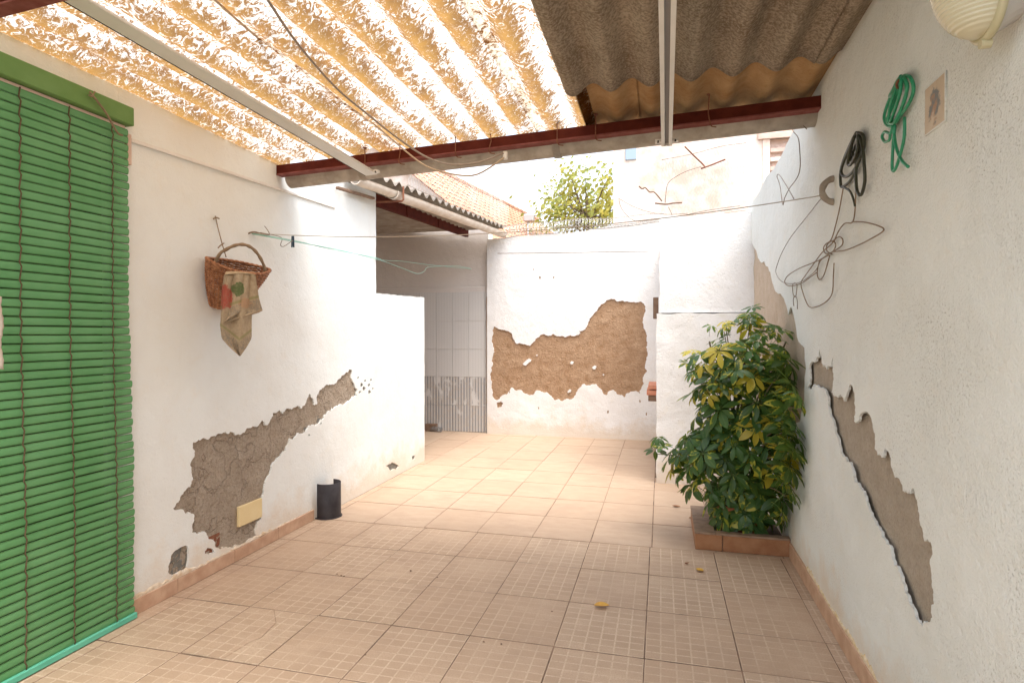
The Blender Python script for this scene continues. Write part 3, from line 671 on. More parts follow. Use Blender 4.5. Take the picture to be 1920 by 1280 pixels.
# channel: web on the near face
t_ = .008; hb = .060
obox('web', bL + nb_ * .025 - Vector((0, 0, hb / 2)), bR + nb_ * .025 - Vector((0, 0, hb / 2)), t_, hb, M['red_steel'], b1, .001)
obox('top_flange', bL - nb_ * .005 - Vector((0, 0, t_ / 2 + .0005)), bR - nb_ * .005 - Vector((0, 0, t_ / 2 + .0005)), .052, t_, M['red_steel'], b1, .001)
obox('bottom_flange', bL - Vector((0, 0, hb - t_ / 2 + .002)), bR - Vector((0, 0, hb - t_ / 2 + .002)), .062, t_, M['pink_primer'], b1, .001)
def beam_at(u):
    r = ray(u, 260); best = None
    for i in range(400):
        q = bL.lerp(bR, i / 399); d = (q - Vector((0, 0, H)))
        e = abs(d.x * r.y - d.y * r.x)
        if best is None or e < best[0]: best = (e, q)
    return best[1]
for u, hh, bend in [(690, .035, 0), (752, .03, .01), (858, .04, 0), (921, .045, .015), (1047, .045, 0), (1120, .05, 0), (1332, .075, -.01)]:
    q = beam_at(u) + nb_ * .036
    vs1 = tubeg([q + Vector((0, 0, -hb - .012)), q + Vector((bend, 0, -.02)), q + Vector((bend * .5, 0, hh))], .0032, 6)
    vs2 = lathe(q.x + bend * .5, q.y, [(0, q.z + hh + .004), (.013, q.z + hh), (.013, q.z + hh - .004), (0, q.z + hh - .004)], 10)
    hk = tubeg(smoothpath([q + Vector((0, 0, -hb - .012)), q + Vector((.008, .01, -hb - .024)), q + Vector((.03, .02, -hb - .026))], 3), .0032, 6)
    V, F = merge([vs1, vs2, hk]); add('hook_bolt', V, F, M['rust'], b1)
pL2, pR2 = W(XL - .03, 1.13, .842), W(XR + .04, 1.00, .90)
b2 = thing('steel_beam', 'dark red steel beam at the near top-left corner of the patio roof', 'beam', pL2)
ibeam(b2, pL2, pR2, .06, .055)

# half-pipe gutter under the beam
def gutter(name, pts, r, mat, parent, seg=14, a0=math.pi, a1=2 * math.pi, thick=.008):
    vs, fs = [], []; pts = [Vector(p) for p in pts]; n = len(pts)
    for i, p in enumerate(pts):
        d = (pts[min(i + 1, n - 1)] - pts[max(i - 1, 0)]).normalized(); s = d.cross(Vector((0, 0, 1))).normalized(); u = s.cross(d)
        for rr in (r, r - thick):
            for k_ in range(seg + 1):
                a = a0 + (a1 - a0) * k_ / seg; vs.append(p + s * math.cos(a) * rr + u * math.sin(a) * rr)
    m_ = seg + 1
    for i in range(n - 1):
        for k_ in range(seg):
            o1, o2 = i * 2 * m_ + k_, (i + 1) * 2 * m_ + k_
            fs.append([o1, o1 + 1, o2 + 1, o2]); fs.append([o1 + m_, o2 + m_, o2 + m_ + 1, o1 + m_ + 1])
        for kk in (0, seg):
            a, b = i * 2 * m_ + kk, (i + 1) * 2 * m_ + kk; fs.append([a, b, b + m_, a + m_])
    for i in (0, n - 1):
        for k_ in range(seg): o1 = i * 2 * m_ + k_; fs.append([o1, o1 + 1, o1 + m_ + 1, o1 + m_])
    return add(name, vs, fs, mat, parent, True)
gd = -nb_ * .085
gL, gR = bL + gd - Vector((0, 0, .062)) + dirb * .06, bR + gd - Vector((0, 0, .052)) - dirb * .03
gt = thing('roof_gutter', 'grey fibre cement gutter running right below the red roof beam', 'gutter', gL)
gutter('trough', [gL.lerp(gR, i / 8) for i in range(9)], .058, M['fibre_gutter'], gt)
for tt in (.17, .565): gutter('collar', [gL.lerp(gR, tt), gL.lerp(gR, tt + .012)], .064, M['fibre_gutter'], gt)

# white aluminium guide rails
def rail(label, a, b, wd, hg, ears, earw):
    th = thing('guide_rail', label, 'rail', b, 'white awning rails under the patio roof')
    a, b = Vector(a), Vector(b); d = (b - a).normalized(); s = d.cross(Vector((0, 0, 1))).normalized(); u = s.cross(d)
    if ears:      # U channel seen from below: two lips with a dark groove between
        for sg in (-1, 1): obox('lip', a + s * sg * wd * .34, b + s * sg * wd * .34, wd * .32, hg, M['white_alu'], th, .001)
        obox('groove', a + u * hg * .22, b + u * hg * .22 - d * .002, wd * .36, hg * .5, M['grey_groove'], th, .0005)
        obox('end_clip', b + d * .004 - u * hg * .2, b + d * .012 - u * hg * .2, wd * 1.02, hg * .5, M['white_alu'], th, .001)
    else:
        obox('profile', a, b, wd, hg, M['white_alu'], th, .003)
        obox('seal', a - s * (wd / 2 + .002) - u * hg * .30, b - s * (wd / 2 + .002) - u * hg * .30, .003, .006, M['black_gap'], th, .0005)
    for sg in ((-1, 1) if ears else (1,)):
        c = b - d * .03 + s * sg * (wd / 2 + earw / 2); vs, fs = obox('x', c - s * earw * .5, c + s * earw * .5, .03, .016, None, vs_out=True)
        br = add('bracket', vs, fs, M['white_alu'], th)
        vs, fs = tubeg([c - Vector((0, .012, .010)), c - Vector((0, .012, .0))], .005, 8); add('screw', vs, fs, M['black_gap'], br)
    return th
rb = PY(1250, 268, 2.36); ra = rb + Vector((-.012 * H, -1.75 * H, .035 * H)) + Vector((0, 0, 0))
rail('white double-lipped rail running overhead below the fibre cement sheets', ra, rb, .052, .03, True, .030)
lb = PY(697, 327, 2.405); la = PY(158, 8, 1.20)
dl = (lb - la); la = la - dl * .6
rail('broad white rail running overhead below the translucent sheets', la, lb, .084, .012, False, .026)

# ------------------------------------------------------------------ lean-to roof, its beam and gutter
g2a, g2b = PX(742, 362, XL + .14), PY(943, 437, YB - .02)
g20 = g2a + (g2a - g2b) * .20 + Vector((-.03, 0, .015))
gg = thing('shelter_gutter', 'pale cracked half-round gutter on the lean-to edge', 'gutter', g2b)
def lumpy(a, b, n=14): return [a.lerp(b, i / n) + Vector((0, 0, .006 * noise.noise(Vector((i * 1.3, 4, 0))))) for i in range(n + 1)]
gutter('trough', lumpy(g2a - (g2b - g2a) * .02, g2b), .062, M['fibre_gutter_pale'], gg)
gutter('trough', lumpy(g20, g2a + (g2b - g2a) * .03, 5), .052, M['fibre_gutter_pale'], gg)
dg = (g2b - g2a).normalized(); sg_ = dg.cross(Vector((0, 0, 1))).normalized()
V, F = merge([tubeg([g2a + sg_ * .072 + Vector((0, 0, .05)), g2a + sg_ * .072 + Vector((0, 0, -.06)), g2a + sg_ * .06 - Vector((0, 0, .072)), g2a - sg_ * .25 - Vector((0, 0, .062))], .009, 6)])
add('bracket', V, F, M['rust'], gg)
lr = thing('shelter_roof', 'small corrugated fibre cement lean-to roof over the far left corner', 'roof', g2a)
n1_, n2_ = 150, 8; vs, fs = [], []; WL = .146
for i in range(n1_):
    t = -.20 + 1.20 * i / (n1_ - 1); q = g2a.lerp(g2b, t)
    dlen = (g2b - g2a).length * t
    for j in range(n2_):
        s = .035 - 2.3 * j / (n2_ - 1)
        wv = .022 * math.cos(2 * math.pi * dlen / WL)
        vs.append(q + sg_ * s + Vector((0, 0, .065 - s * .015 + wv)))
for i in range(n1_ - 1):
    for j in range(n2_ - 1): fs.append([i * n2_ + j, (i + 1) * n2_ + j, (i + 1) * n2_ + j + 1, i * n2_ + j + 1])
n = len(vs); vs += [v + Vector((0, 0, .0065)) for v in vs]; fs += [[n + a for a in f[::-1]] for f in fs[:]]
fs += [[i * n2_, (i + 1) * n2_, n + (i + 1) * n2_, n + i * n2_] for i in range(n1_ - 1)]
M['fibre_roof2'] = simple('fibre_roof2', (.30, .25, .20), (.42, .37, .31), 6, .95, .3, 60)
add('fibre_cement_sheet', vs, fs, M['fibre_roof2'], lr, True)
b3b = PY(878, 437, YB + .02); b3a = PX(700, 372, XL - .08); b3a = b3a - (b3b - b3a) * .12
b3 = thing('steel_beam', 'red steel beam under the lean-to roof resting on the back wall', 'beam', b3b)
obox('web', b3a, b3b, .008, .085, M['red_steel'], b3, .001)
obox('top_flange', b3a + Vector((-.022, 0, .0475)), b3b + Vector((-.022, 0, .0475)), .05, .008, M['red_steel'], b3, .001)
obox('bottom_flange', b3a + Vector((-.022, 0, -.0475)), b3b + Vector((-.022, 0, -.0475)), .05, .008, M['red_steel'], b3, .001)
for tt in (.34, .63):
    q = b3a.lerp(b3b, tt); V, F = tubeg(smoothpath([q + Vector((.008, 0, .05)), q + Vector((.009, 0, -.03)), q + Vector((.009, .01, -.058)), q + Vector((.0, .045, -.055))], 3), .005, 6); add('hook_bolt', V, F, M['red_steel'], b3)
# broken timber ends on the wall head under the gutters
for i, (u, v, u2, v2, rr, lab) in enumerate([(632, 352, 700, 372, .012, 'brown splintered stick on the wall head below the gutter')]):
    p1, p2 = PX(u, v, XL + .03), PX(u2, v2, XL + .05)
    tag(obox('timber_end', p1, p2, .03, .02, M['wood_dark'], None, .003), lab, 'timber')

# ------------------------------------------------------------------ green slatted blind
bl = thing('slatted_blind', 'green slatted roll-down blind hanging over the doorway', 'blind', W(XL + .02, 1.2, -1))
xb_ = XL * H + .030; ya, yb = .55 * H, 1.667 * H
ztop, zbot = zt(.712), .028; NS = 64; pit = (ztop - zbot) / NS
def slat_mesh():
    prof = []
    for i in range(6):
        t = i / 5; prof.append((.0016 * math.sin(math.pi * t) + .001 * (t - .5), (t - .5) * pit * .905))
    vs, fs = [], []; L = yb - ya; ys = [-L / 2, -L / 2 + .004, 0, L / 2 - .004, L / 2]
    sc = [.75, 1, 1, 1, .70]
    for y, s in zip(ys, sc):
        for a, b in prof: vs.append((a, y, b * s))
        for a, b in prof: vs.append((a - .0032, y, b * s))
    m_ = 12
    for i in range(len(ys) - 1):
        for k_ in range(5):
            a = i * m_ + k_; fs.append([a, a + m_, a + m_ + 1, a + 1]); b = a + 6; fs.append([b, b + 1, b + m_ + 1, b + m_])
        for k_ in (0, 5): a = i * m_ + k_; fs.append([a, a + 6, a + 6 + m_, a + m_])
    for i in (0, len(ys) - 1): fs.append([i * m_ + k_ for k_ in range(6)] + [i * m_ + 11 - k_ for k_ in range(6)])
    me = bpy.data.meshes.new('slat'); me.from_pydata(vs, [], fs); me.materials.append(M['green_slat'])
    me.polygons.foreach_set('use_smooth', [True] * len(me.polygons)); return me
sm_ = slat_mesh()
bow = lambda z: .010 * math.sin(3.0 * z) * math.sin(1.3 * z)
for i in range(NS):
    z = zbot + pit * (i + .5)
    put('slat', sm_, bl, (xb_ + bow(z), (ya + yb) / 2 + random.uniform(-.004, .004) + .010 * (1 - z / 2.2), z), (random.uniform(-.0012, .0012), random.uniform(-.035, .035) + .03, random.uniform(-.002, .002)))
box('bottom_rail', xb_ - .010, xb_ + .013, ya, yb + .018, .004, .030, M['green_rail'], bl, .003)
hd = thing('blind_headboard', 'plain green wooden board fixed above the slatted blind', 'board', W(XL, 1.2, .75))
box('board', XL * H - .0, XL * H + .058, ya - .05, 1.672 * H, zt(.722), zt(.785), M['green_head'], hd, .004)
box('lath', XL * H + .003, XL * H + .03, ya, 1.655 * H, zt(.706), zt(.7205), M['trim_pink'], hd, .002)
for u in (45, 137, 217):
    q = PX(u, 700, (xb_ + .012) / H); pts = []
    for i in range(NS * 2 + 1):
        z = zbot + pit * i / 2
        pts.append(Vector((xb_ + bow(z) + (.0085 if i % 2 else .0045), q.y + .0025 * (1 if i % 4 < 2 else -1) + .002 * math.sin(z * 5), z)))
    vs, fs = tubeg(pts, .0027, 5); add('cord', vs, fs, M['brown_cord'], bl, True)
tw = tube('twisted_wire', [PX(u, v, XL + .055) for u, v in [(168, 173), (177, 183), (186, 195), (200, 214), (212, 236), (222, 251), (230, 254)]], .0045, M['wire_brown'], None, 5)
tag(tw, 'twisted brown wire tied around the corner of the green board', 'wire')
tube('knot', [PX(u, v, XL + .056) for u, v in [(166, 178), (172, 181), (178, 172)]], .003, M['wire_brown'], tw, 5)
jb = box('door_trim', XL * H - .01, XL * H + .016, 1.672 * H, 1.690 * H, zt(.595), zt(.702), M['trim_pink'], None, .002)
tag(jb, 'short pink trim strip on the wall at the top right of blind', 'trim')
q1, q2 = PX(243, 263, XL), PX(627, 389, XL)
cd = obox('cable_channel', q1 + Vector((.005, 0, 0)), q2 + Vector((.005, 0, 0)), .014, .018, M['white_plastic'], None, .002)
tag(cd, 'long thin white plastic cable channel along the left wall', 'cable channel')
ck = tube('braided_tassel', [PX(0, v, XL + .08) + Vector((0, .004 * math.sin(v * .7), 0)) for v in range(556, 700, 8)], [.006 + .002 * (i % 2) for i in range(18)], M['line_pale'], None, 6, 0)
tag(ck, 'pale braided cord hanging at the left edge before the blind', 'cord')

# ------------------------------------------------------------------ hook and string, basket, cloth
hk = thing('basket_string', 'thin knotted string holding the basket on left wall', 'string', PX(405, 406, XL))
tube('string', [PX(u, v, XL + d) for u, v, d in [(404, 405, .005), (407, 420, .012), (412, 440, .03), (418, 462, .06), (424, 482, .085)]], .0028, M['wire_brown'], hk, 5)
tube('knot', [PX(u, v, XL + .012) for u, v in [(400, 411), (405, 408), (411, 410)]], .004, M['wire_brown'], hk, 5)
tube('loose_end', [PX(u, v, XL + .055) for u, v in [(409, 465), (414, 460), (420, 456)]], .0035, M['handle_cane'], hk, 5)

BC = PX(449, 501, XL + .100)                     # rim centre
TILT = -R_(8)
bmat = Matrix.Translation(BC) @ Matrix.Rotation(R_(27), 4, Vector((.78, .62, 0)).normalized()) @ Matrix.Rotation(R_(-22), 4, 'Z') @ Matrix.Rotation(R_(-15), 4, 'X')
bs = thing('wicker_basket', 'brown wicker basket with cane handle hanging on left wall', 'basket', BC)
LEN, WID, DEP = .180, .105, .235
def bpt(a, t, dr=0.0):
    """a around, t 0 rim .. 1 base; boat-shaped rim whose far end runs out to a point"""
    ca, sa = math.cos(a), math.sin(a); tz = t; t = max(t, 0.0)
    l = (LEN * (1 - .56 * t ** 1.3) + dr); w_ = (WID * (1 - .45 * t ** 1.4) + dr)
    rimdip = .020 * sa * sa * 0 + .020 * (abs(sa) ** 3) * (1 - t)
    y = l * sa - .028 * t; x = w_ * ca * (1 - .35 * max(0, sa) ** 2 * (1 - t))
    z = -DEP * tz + (rimdip if sa < 0 else rimdip * .3) + .012 * abs(ca) * 0
    return bmat @ Vector((x, y, z))
NST = 22
for s in range(NST):
    a = 2 * math.pi * s / NST
    vs, fs = merge([tubeg([bpt(a + o_, t_ / 8, .001) for t_ in range(9)], .0036, 5) for o_ in (-.025, .025)])
    add('stake', vs, fs, M['wicker'], bs, True)
rows = 36
for r_i in range(rows):
    t = .02 + .96 * r_i / (rows - 1); pts = []
    for k_ in range(NST * 3 + 1):
        a = 2 * math.pi * k_ / (NST * 3); over = math.cos(a * NST / 2 + math.pi * r_i)
        pts.append(bpt(a, t + random.uniform(-.004, .004), .0048 * over))
    vs, fs = tubeg(pts, .0034, 5, False); add('weaver', vs, fs, M['wicker'], bs, True)
rim = []
for ph in (0, math.pi):
    pts = [bpt(2 * math.pi * k_ / 90, -.012 + .012 * math.sin(k_ * 1.4 + ph), .005 * math.cos(k_ * 1.4 + ph)) for k_ in range(91)]; rim.append(tubeg(pts, .0058, 6, False))
V, F = merge(rim); add('rim', V, F, M['wicker'], bs, True)
bb_ = [bpt(2 * math.pi * k_ / 24, 1.0) for k_ in range(24)]; cc = sum(bb_, Vector()) / 24
add('base', bb_ + [cc], [[i, (i + 1) % 24, 24] for i in range(24)], M['wicker'], bs)
hpts = []
for i in range(15):
    a = math.pi * i / 14; hpts.append(bmat @ Vector((-.055 + .10 * i / 14, -.115 + .24 * (i / 14) - .0 * math.cos(a), .012 + .115 * abs(math.sin(a)) ** .8 - (.05 if i in (0,) else 0))))
hpts.append(bmat @ Vector((.05, .130, -.05)))
tube('handle', hpts, [.0085 + .0012 * math.sin(i * 1.1) for i in range((len(hpts) - 1) * 3 + 1)], M['handle_cane'], bs, 8, 3)

# cloth: two hanging leaves over the front rim
def cloth_leaf(outline_l, outline_r, vtop, vbot, dx0, nrow, ncol, folds, amp, seed, kind):
    vs, fs, cu, cv, cb = [], [], [], [], []
    def interp(tab, v):
        for (v0, u0), (v1, u1) in zip(tab, tab[1:]):
            if v0 <= v <= v1: return u0 + (u1 - u0) * (v - v0) / (v1 - v0 + 1e-9)
        return tab[-1][1] if v > tab[-1][0] else tab[0][1]
    for i in range(nrow):
        v = vtop + (vbot - vtop) * i / (nrow - 1); ul, ur = interp(outline_l, v), interp(outline_r, v)
        for j in range(ncol):
            s = j / (ncol - 1); u = ul + (ur - ul) * s
            f = (i / (nrow - 1))
            dx = dx0 - .010 * f + amp * math.sin(s * folds * math.pi + seed + f * 1.2) * (1 - .35 * f) / H
            vv = v + 3.0 * math.sin(s * 3.1) * (1 - f) * -1
            vs.append(PX(u, vv, XL + dx))
            uu = (u - 410) / 80; vn = (v - 515) / 150
            cu.append(uu); cv.append(vn)
            cb.append((667 - abs(u - 449) * .8 - v) / 60 if kind == 0 else (606 - (u - 416) * .286 - v) / 60)
    for i in range(nrow - 1):
        for j in range(ncol - 1): fs.append([i * ncol + j, i * ncol + j + 1, (i + 1) * ncol + j + 1, (i + 1) * ncol + j])
    n = len(vs); vs += [v + Vector((-.0022, 0, 0)) for v in vs]; cu += cu; cv += cv; cb += cb
    fs += [[n + a for a in f[::-1]] for f in fs[:]]
    bd = list(range(ncol)) + [i * ncol + ncol - 1 for i in range(1, nrow)] + [(nrow - 1) * ncol + j for j in range(ncol - 2, -1, -1)] + [i * ncol for i in range(nrow - 2, 0, -1)]
    fs += [[a, b, n + b, n + a] for a, b in zip(bd, bd[1:] + bd[:1])]
    return vs, fs, cu, cv, cb
ct = thing('printed_cloth', 'beige patterned tea towel with red and green print draped over basket', 'cloth', PX(446, 520, XL + .19))
a_ = cloth_leaf([(517, 423), (540, 418), (575, 416), (610, 413), (634, 416), (650, 430), (667, 449)], [(517, 478), (540, 476), (575, 473), (600, 472), (634, 472), (650, 463), (667, 451)], 517, 667, .178, 30, 18, 3.2, .019, .4, 0)
add('long_fold', a_[0], a_[1], M['cloth'], ct, True, {'cu': a_[2], 'cv': a_[3], 'cb': a_[4]})
a_ = cloth_leaf([(515, 421), (540, 417), (570, 415), (606, 416)], [(515, 479), (535, 482), (560, 486), (584, 493), (606, 418)], 515, 606, .186, 24, 18, 4.2, .017, 1.6, 1)
add('short_fold', a_[0], a_[1], M['cloth'], ct, True, {'cu': a_[2], 'cv': a_[3], 'cb': a_[4]})
ru, rvv = [PX(421 + 58 * j / 12, 515 - 2.2 * math.sin(j / 12 * 3.1), XL + .186) for j in range(13)], [PX(426 + 50 * j / 12, 519, XL + .12) for j in range(13)]
mid = [(a + b) / 2 + Vector((0, 0, .022)) for a, b in zip(ru, rvv)]
vs = ru + mid + rvv; fs = [[r * 13 + j, r * 13 + j + 1, (r + 1) * 13 + j + 1, (r + 1) * 13 + j] for r in range(2) for j in range(12)]
add('rim_fold', vs, fs, M['cloth'], ct, True, {'cu': [.4] * 39, 'cv': [.05] * 39, 'cb': [0.0] * 39})

# ------------------------------------------------------------------ small things along the left wall
q = [PX(u, v, XL) for u, v in ((447, 988), (447, 951), (490, 936), (490, 970))]
vs, fs = boxg(XL * H - .012, XL * H + .006, q[0].y, q[2].y, q[0].z, q[1].z + .002, .002)
tag(add('cover_plate', vs, fs, M['beige_plate']), 'yellowish blank cover plate low in the bare patch of left wall', 'cover plate')
c0 = PZ(617, 967, -1.0); rr = .088
hb_ = thing('half_round_bucket', 'black half-round plastic bucket standing against the left wall', 'bucket', c0)
cx_, cy_ = XL * H + .055, c0.y
sh_o = lathe(cx_, cy_, [(rr, .004), (rr, .245), (rr - .004, .247), (rr - .004, .010), (.0, .008)], 26, -R_(118), R_(96))
add('shell', sh_o[0], sh_o[1], M['black_plastic'], hb_, True)
sh_b = lathe(cx_, cy_, [(0, .006), (rr + .008, .006), (rr + .010, .001), (0, .0005)], 26, -R_(125), R_(100)); add('foot_rim', sh_b[0], sh_b[1], M['black_plastic'], hb_)

# clothesline, peg, green string
hL, hR = PX(472, 437, XL), PX(1545, 366, XR - .03)
cl = thing('clothesline', 'thin pale clothesline sagging across the patio from wall to wall', 'clothesline', hL)
pts = [hL.lerp(hR, i / 24) - Vector((0, 0, .20 * 4 * .42 * (i / 24) * (1 - i / 24))) for i in range(25)]
tube('line', pts, .0022, M['line_pale'], cl, 5, 0)
tube('hook', [PX(u, v, XL + d) for u, v, d in [(462, 440, -.01), (470, 436, .008), (478, 435, .018), (490, 438, .03), (505, 440, .04)]], .0042, M['wire_brown'], cl, 6)
tube('loose_tail', [PX(u, v, XL + .03) for u, v in [(496, 424), (502, 432), (506, 440)]], .0022, M['wire_brown'], cl, 5)
tube('wire_tail', [hL.lerp(hR, .02) , PX(527, 445, XL + .05), PX(526, 459, XL + .06), PX(532, 462, XL + .07), PX(547, 452, XL + .11)], .0022, M['wire_grey'], cl, 5)
gs = thing('green_string', 'pale green string looping from the left wall hook to the shelter wall', 'string', hL)
endp = PY(884, 504, YT - .02)
p_a, p_b = PX(556, 452, XL + .09), PX(700, 482, XL + .05)
tube('strand', [hL, p_a, PX(620, 467, XL + .07), p_b, PY(720, 488, 4.2), PY(756, 490, 4.7), PY(800, 496, 5.1), PY(840, 500, 5.5), endp], .0027, M['string_green'], gs, 5)
tube('strand', [hL + Vector((0, 0, -.004)), p_a + Vector((0, 0, -.006)), PX(630, 467, XL + .07), p_b + Vector((0, 0, -.01)), PY(725, 492, 4.2), PY(755, 503, 4.6), PY(782, 513, 4.8), PY(796, 508, 4.9), PY(802, 501, 5.0), PY(830, 499, 5.4), PY(860, 499, 5.6), endp], .0027, M['string_green'], gs, 5)
pg = thing('clothes_peg', 'dark blue clothes peg clipped on the line near left wall', 'peg', PX(549, 452, XL + .1))
pc_ = PX(549, 453, XL + .10)
for sgn, dd in ((-1, 0), (1, .002)):
    vs, fs = boxg(-.0045, .0045, -.0035, .0035, -.037, .034, .001)
    rot = Matrix.Translation(pc_ + Vector((.004 * sgn * .4, .0052 * sgn, dd))) @ Matrix.Rotation(R_(3.5) * sgn, 4, 'X')
    add('jaw', [rot @ v for v in vs], fs, M['peg'], pg)
V, F = tubeg([pc_ + Vector((0, -.009, .004)), pc_ + Vector((0, .009, .004))], .0035, 8); add('spring', V, F, M['wire_grey'], pg)

# bottle and brick scrap at the foot of the tiled wall
p0, p1 = PZ(808, 803, -.975), PZ(826, 804, -.975)
bt = thing('plastic_bottle', 'clear plastic bottle lying at the foot of the tiled shelter wall', 'bottle', p0)
d_ = Vector((1, -.25, 0)).normalized(); b0 = Vector((PY(828, 800, YT - .1).x, YT * H - .13, .034))
prof = [(0, 0), (.028, .002), (.033, .012), (.033, .13), (.030, .15), (.014, .185), (.012, .20)]
vs, fs = lathe(0, 0, [(r, z) for r, z in prof], 16); mt_ = Matrix.Translation(b0) @ (-d_).to_track_quat('Z', 'Y').to_matrix().to_4x4()
add('body', [mt_ @ v for v in vs], fs, M['bottle'], bt, True)
vs, fs = lathe(0, 0, [(0, .222), (.015, .221), (.015, .198), (0, .197)], 14); add('cap', [mt_ @ v for v in vs], fs, M['white_plastic'], bt, True)
bx_ = box('brick_scrap', b0.x - .25, b0.x - .09, YT * H - .10, YT * H - .035, .001, .10, M['wood_dark'], None, .006); tag(bx_, 'brown brick scrap behind the bottle in the shelter corner', 'brick')

# ------------------------------------------------------------------ right wall: lamp, picture, hoses, wires, ring
LC = Vector((XR * H, 1.150 * H, zt(.618)))
lm = thing('bulkhead_lamp', 'oval bulkhead lamp with yellowed ribbed glass on right wall', 'lamp', LC)
def oval_shell(aY, bZ, dep, x0, rib=0.0, nz=240, na=26):
    vs, fs = [], []
    for i in range(nz + 1):
        th_ = -math.pi / 2 + math.pi * i / nz; zz = bZ * math.sin(th_); c = max(math.cos(th_), .0) ** .8
        rp = 1 + rib * math.sin(zz / .0013)
        for j in range(na + 1):
            ph = math.pi * j / na
            vs.append(LC + Vector((-(x0 + dep * c * abs(math.sin(ph)) * rp), -aY * c * math.cos(ph) * (rp if 0 < j < na else 1), zz)))
    m_ = na + 1
    for i in range(nz):
        for j in range(na): fs.append([i * m_ + j, i * m_ + j + 1, (i + 1) * m_ + j + 1, (i + 1) * m_ + j])
    return vs, fs
vs, fs = oval_shell(.088, .158, .105, .060, .020); add('glass', vs, fs, M['lamp_glass'], lm, True)
ringp = [LC + Vector((-.058, .092 * math.cos(a) * abs(math.cos(a)) ** -.12 if abs(math.cos(a)) > 1e-3 else 0, (.163) * math.sin(a))) for a in [2 * math.pi * i / 48 for i in range(49)]]
vs, fs = tubeg(ringp, .009, 8, False); add('rim', vs, fs, M['lamp_rim'], lm, True)
bv = []
for xo, s in ((0.0, .82), (-.05, 1.0)):
    for i in range(40):
        a = 2 * math.pi * i / 40; bv.append(LC + Vector((xo,   .090 * s * math.cos(a), .160 * s * math.sin(a))))
bf = [[i, (i + 1) % 40, 40 + (i + 1) % 40, 40 + i] for i in range(40)] + [list(range(40, 80))]
add('base', bv, bf, M['lamp_base'], lm)
vs, fs = lathe(0, 0, [(0, .07), (.022, .06), (.03, .03), (.028, -.01), (.018, -.035), (0, -.036)], 14); add('bulb', [LC + Vector((-.085, 0, 0)) + v for v in vs], fs, M['white_plastic'], lm, True)
vs, fs = tubeg([LC + Vector((-.05, 0, -.175)), LC + Vector((-.07, 0, -.175))], .010, 10); add('latch', vs, fs, M['lamp_rim'], lm)

q = [PX(u, v, XR) for u, v in ((1738, 250), (1738, 172), (1775, 138), (1775, 222))]
cy, cz = (q[0].y + q[2].y) / 2, (q[0].z + q[2].z) / 2; hy = abs(q[2].y - q[0].y) / 2; hz_ = abs(q[1].z - q[0].z) / 2 + .004
vs, fs = boxg(XR * H - .006, XR * H + .003, cy - hy, cy + hy, cz - hz_, cz + hz_, .0015)
pt = add('picture_tile', vs, fs, M['faded_print'], None, loc=(XR * H, cy, cz)); tag(pt, 'small faded picture tile on right wall below the lamp', 'picture tile')
fr = tube('mortar_edge', [Vector((XR * H - .002, cy + a * hy * 1.03, cz + b * hz_ * 1.03)) for a, b in ((-1, -1), (-1, 1), (1, 1), (1, -1), (-1, -1))], .0035, M['plaster_right'], pt, 5, 0)

def wires(name, label, cat, mat, paths, r, ox, oy, s, d=.012, group=None, seg=5, wig=.006):
    first = PX(*cr([paths[0][0]], ox, oy, s)[0], XR)
    th = thing(name, label, cat, first, group)
    for i, pth in enumerate(paths):
        pp = cr(pth, ox, oy, s)
        pts = [PX(u, v, XR - (d + .004 * (i % 4) + wig * (.5 + .5 * math.sin(k_ * 1.9 + i * 2))) / H) for k_, (u, v) in enumerate(pp)]
        tube('loop' if len(paths) > 1 else 'strand', pts, r, mat, th, seg, 5)
    return th
gh = wires('green_hose', 'coil of thin green garden hose hanging on right wall', 'hose', M['hose_green'], [
    [(440, 700), (390, 780), (340, 900), (300, 1010), (285, 1090), (310, 1155), (370, 1160), (440, 1060), (510, 960), (550, 860), (552, 780), (520, 712), (470, 700), (435, 735)],
    [(450, 722), (410, 850), (350, 1010), (315, 1100), (340, 1145), (400, 1090), (460, 960), (490, 860), (485, 770), (445, 712)],
    [(430, 720), (400, 790), (365, 900), (335, 1010), (330, 1110), (370, 1140), (420, 1060), (470, 920), (500, 800), (470, 720)],
    [(445, 720), (430, 860), (385, 1010), (345, 1120)],
    [(400, 760), (365, 830), (335, 890), (370, 870), (420, 800), (440, 730)]], .0052, 1600, 0, 4.92, seg=7)
for pth in [[(548, 470), (540, 500), (518, 495), (508, 512), (518, 532), (535, 525), (538, 505)], [(556, 470), (548, 560), (546, 632), (555, 638), (570, 600), (590, 520), (592, 440)], [(550, 480), (560, 550), (580, 600), (606, 626)]]:
    tube('tail', [PX(u, v, XR - .016) for u, v in cr(pth, 1400, 0, 2)], .0048, M['hose_green'], gh, 7, 5)
tube('hook', [PX(u, v, XR - d) for u, v, d in [(1687, 152, -.005), (1686, 150, .022), (1681, 158, .028), (1683, 165, .02)]], .004, M['rust'], gh, 6)
dh = wires('dark_hose', 'coil of dark tubing hanging on right wall beside the ring', 'hose', M['hose_dark'], [
    [(695, 95), (665, 150), (620, 250), (596, 330), (592, 400), (602, 440), (650, 405), (690, 330), (716, 240), (722, 150), (705, 96)],
    [(700, 97), (735, 115), (738, 190), (715, 260), (680, 330), (640, 370), (608, 370), (598, 330), (630, 240), (670, 150), (692, 100)],
    [(705, 100), (730, 180), (742, 300), (746, 400), (730, 475), (712, 490), (695, 450), (690, 340), (700, 200), (705, 110)],
    [(680, 120), (650, 220), (640, 290), (655, 300), (690, 240), (705, 170)], [(690, 110), (712, 170), (700, 270), (668, 280), (660, 250), (690, 180)],
    [(660, 180), (672, 240), (690, 255), (712, 215), (722, 150), (700, 100)]], .0060, 1400, 220, 3.368, seg=7)
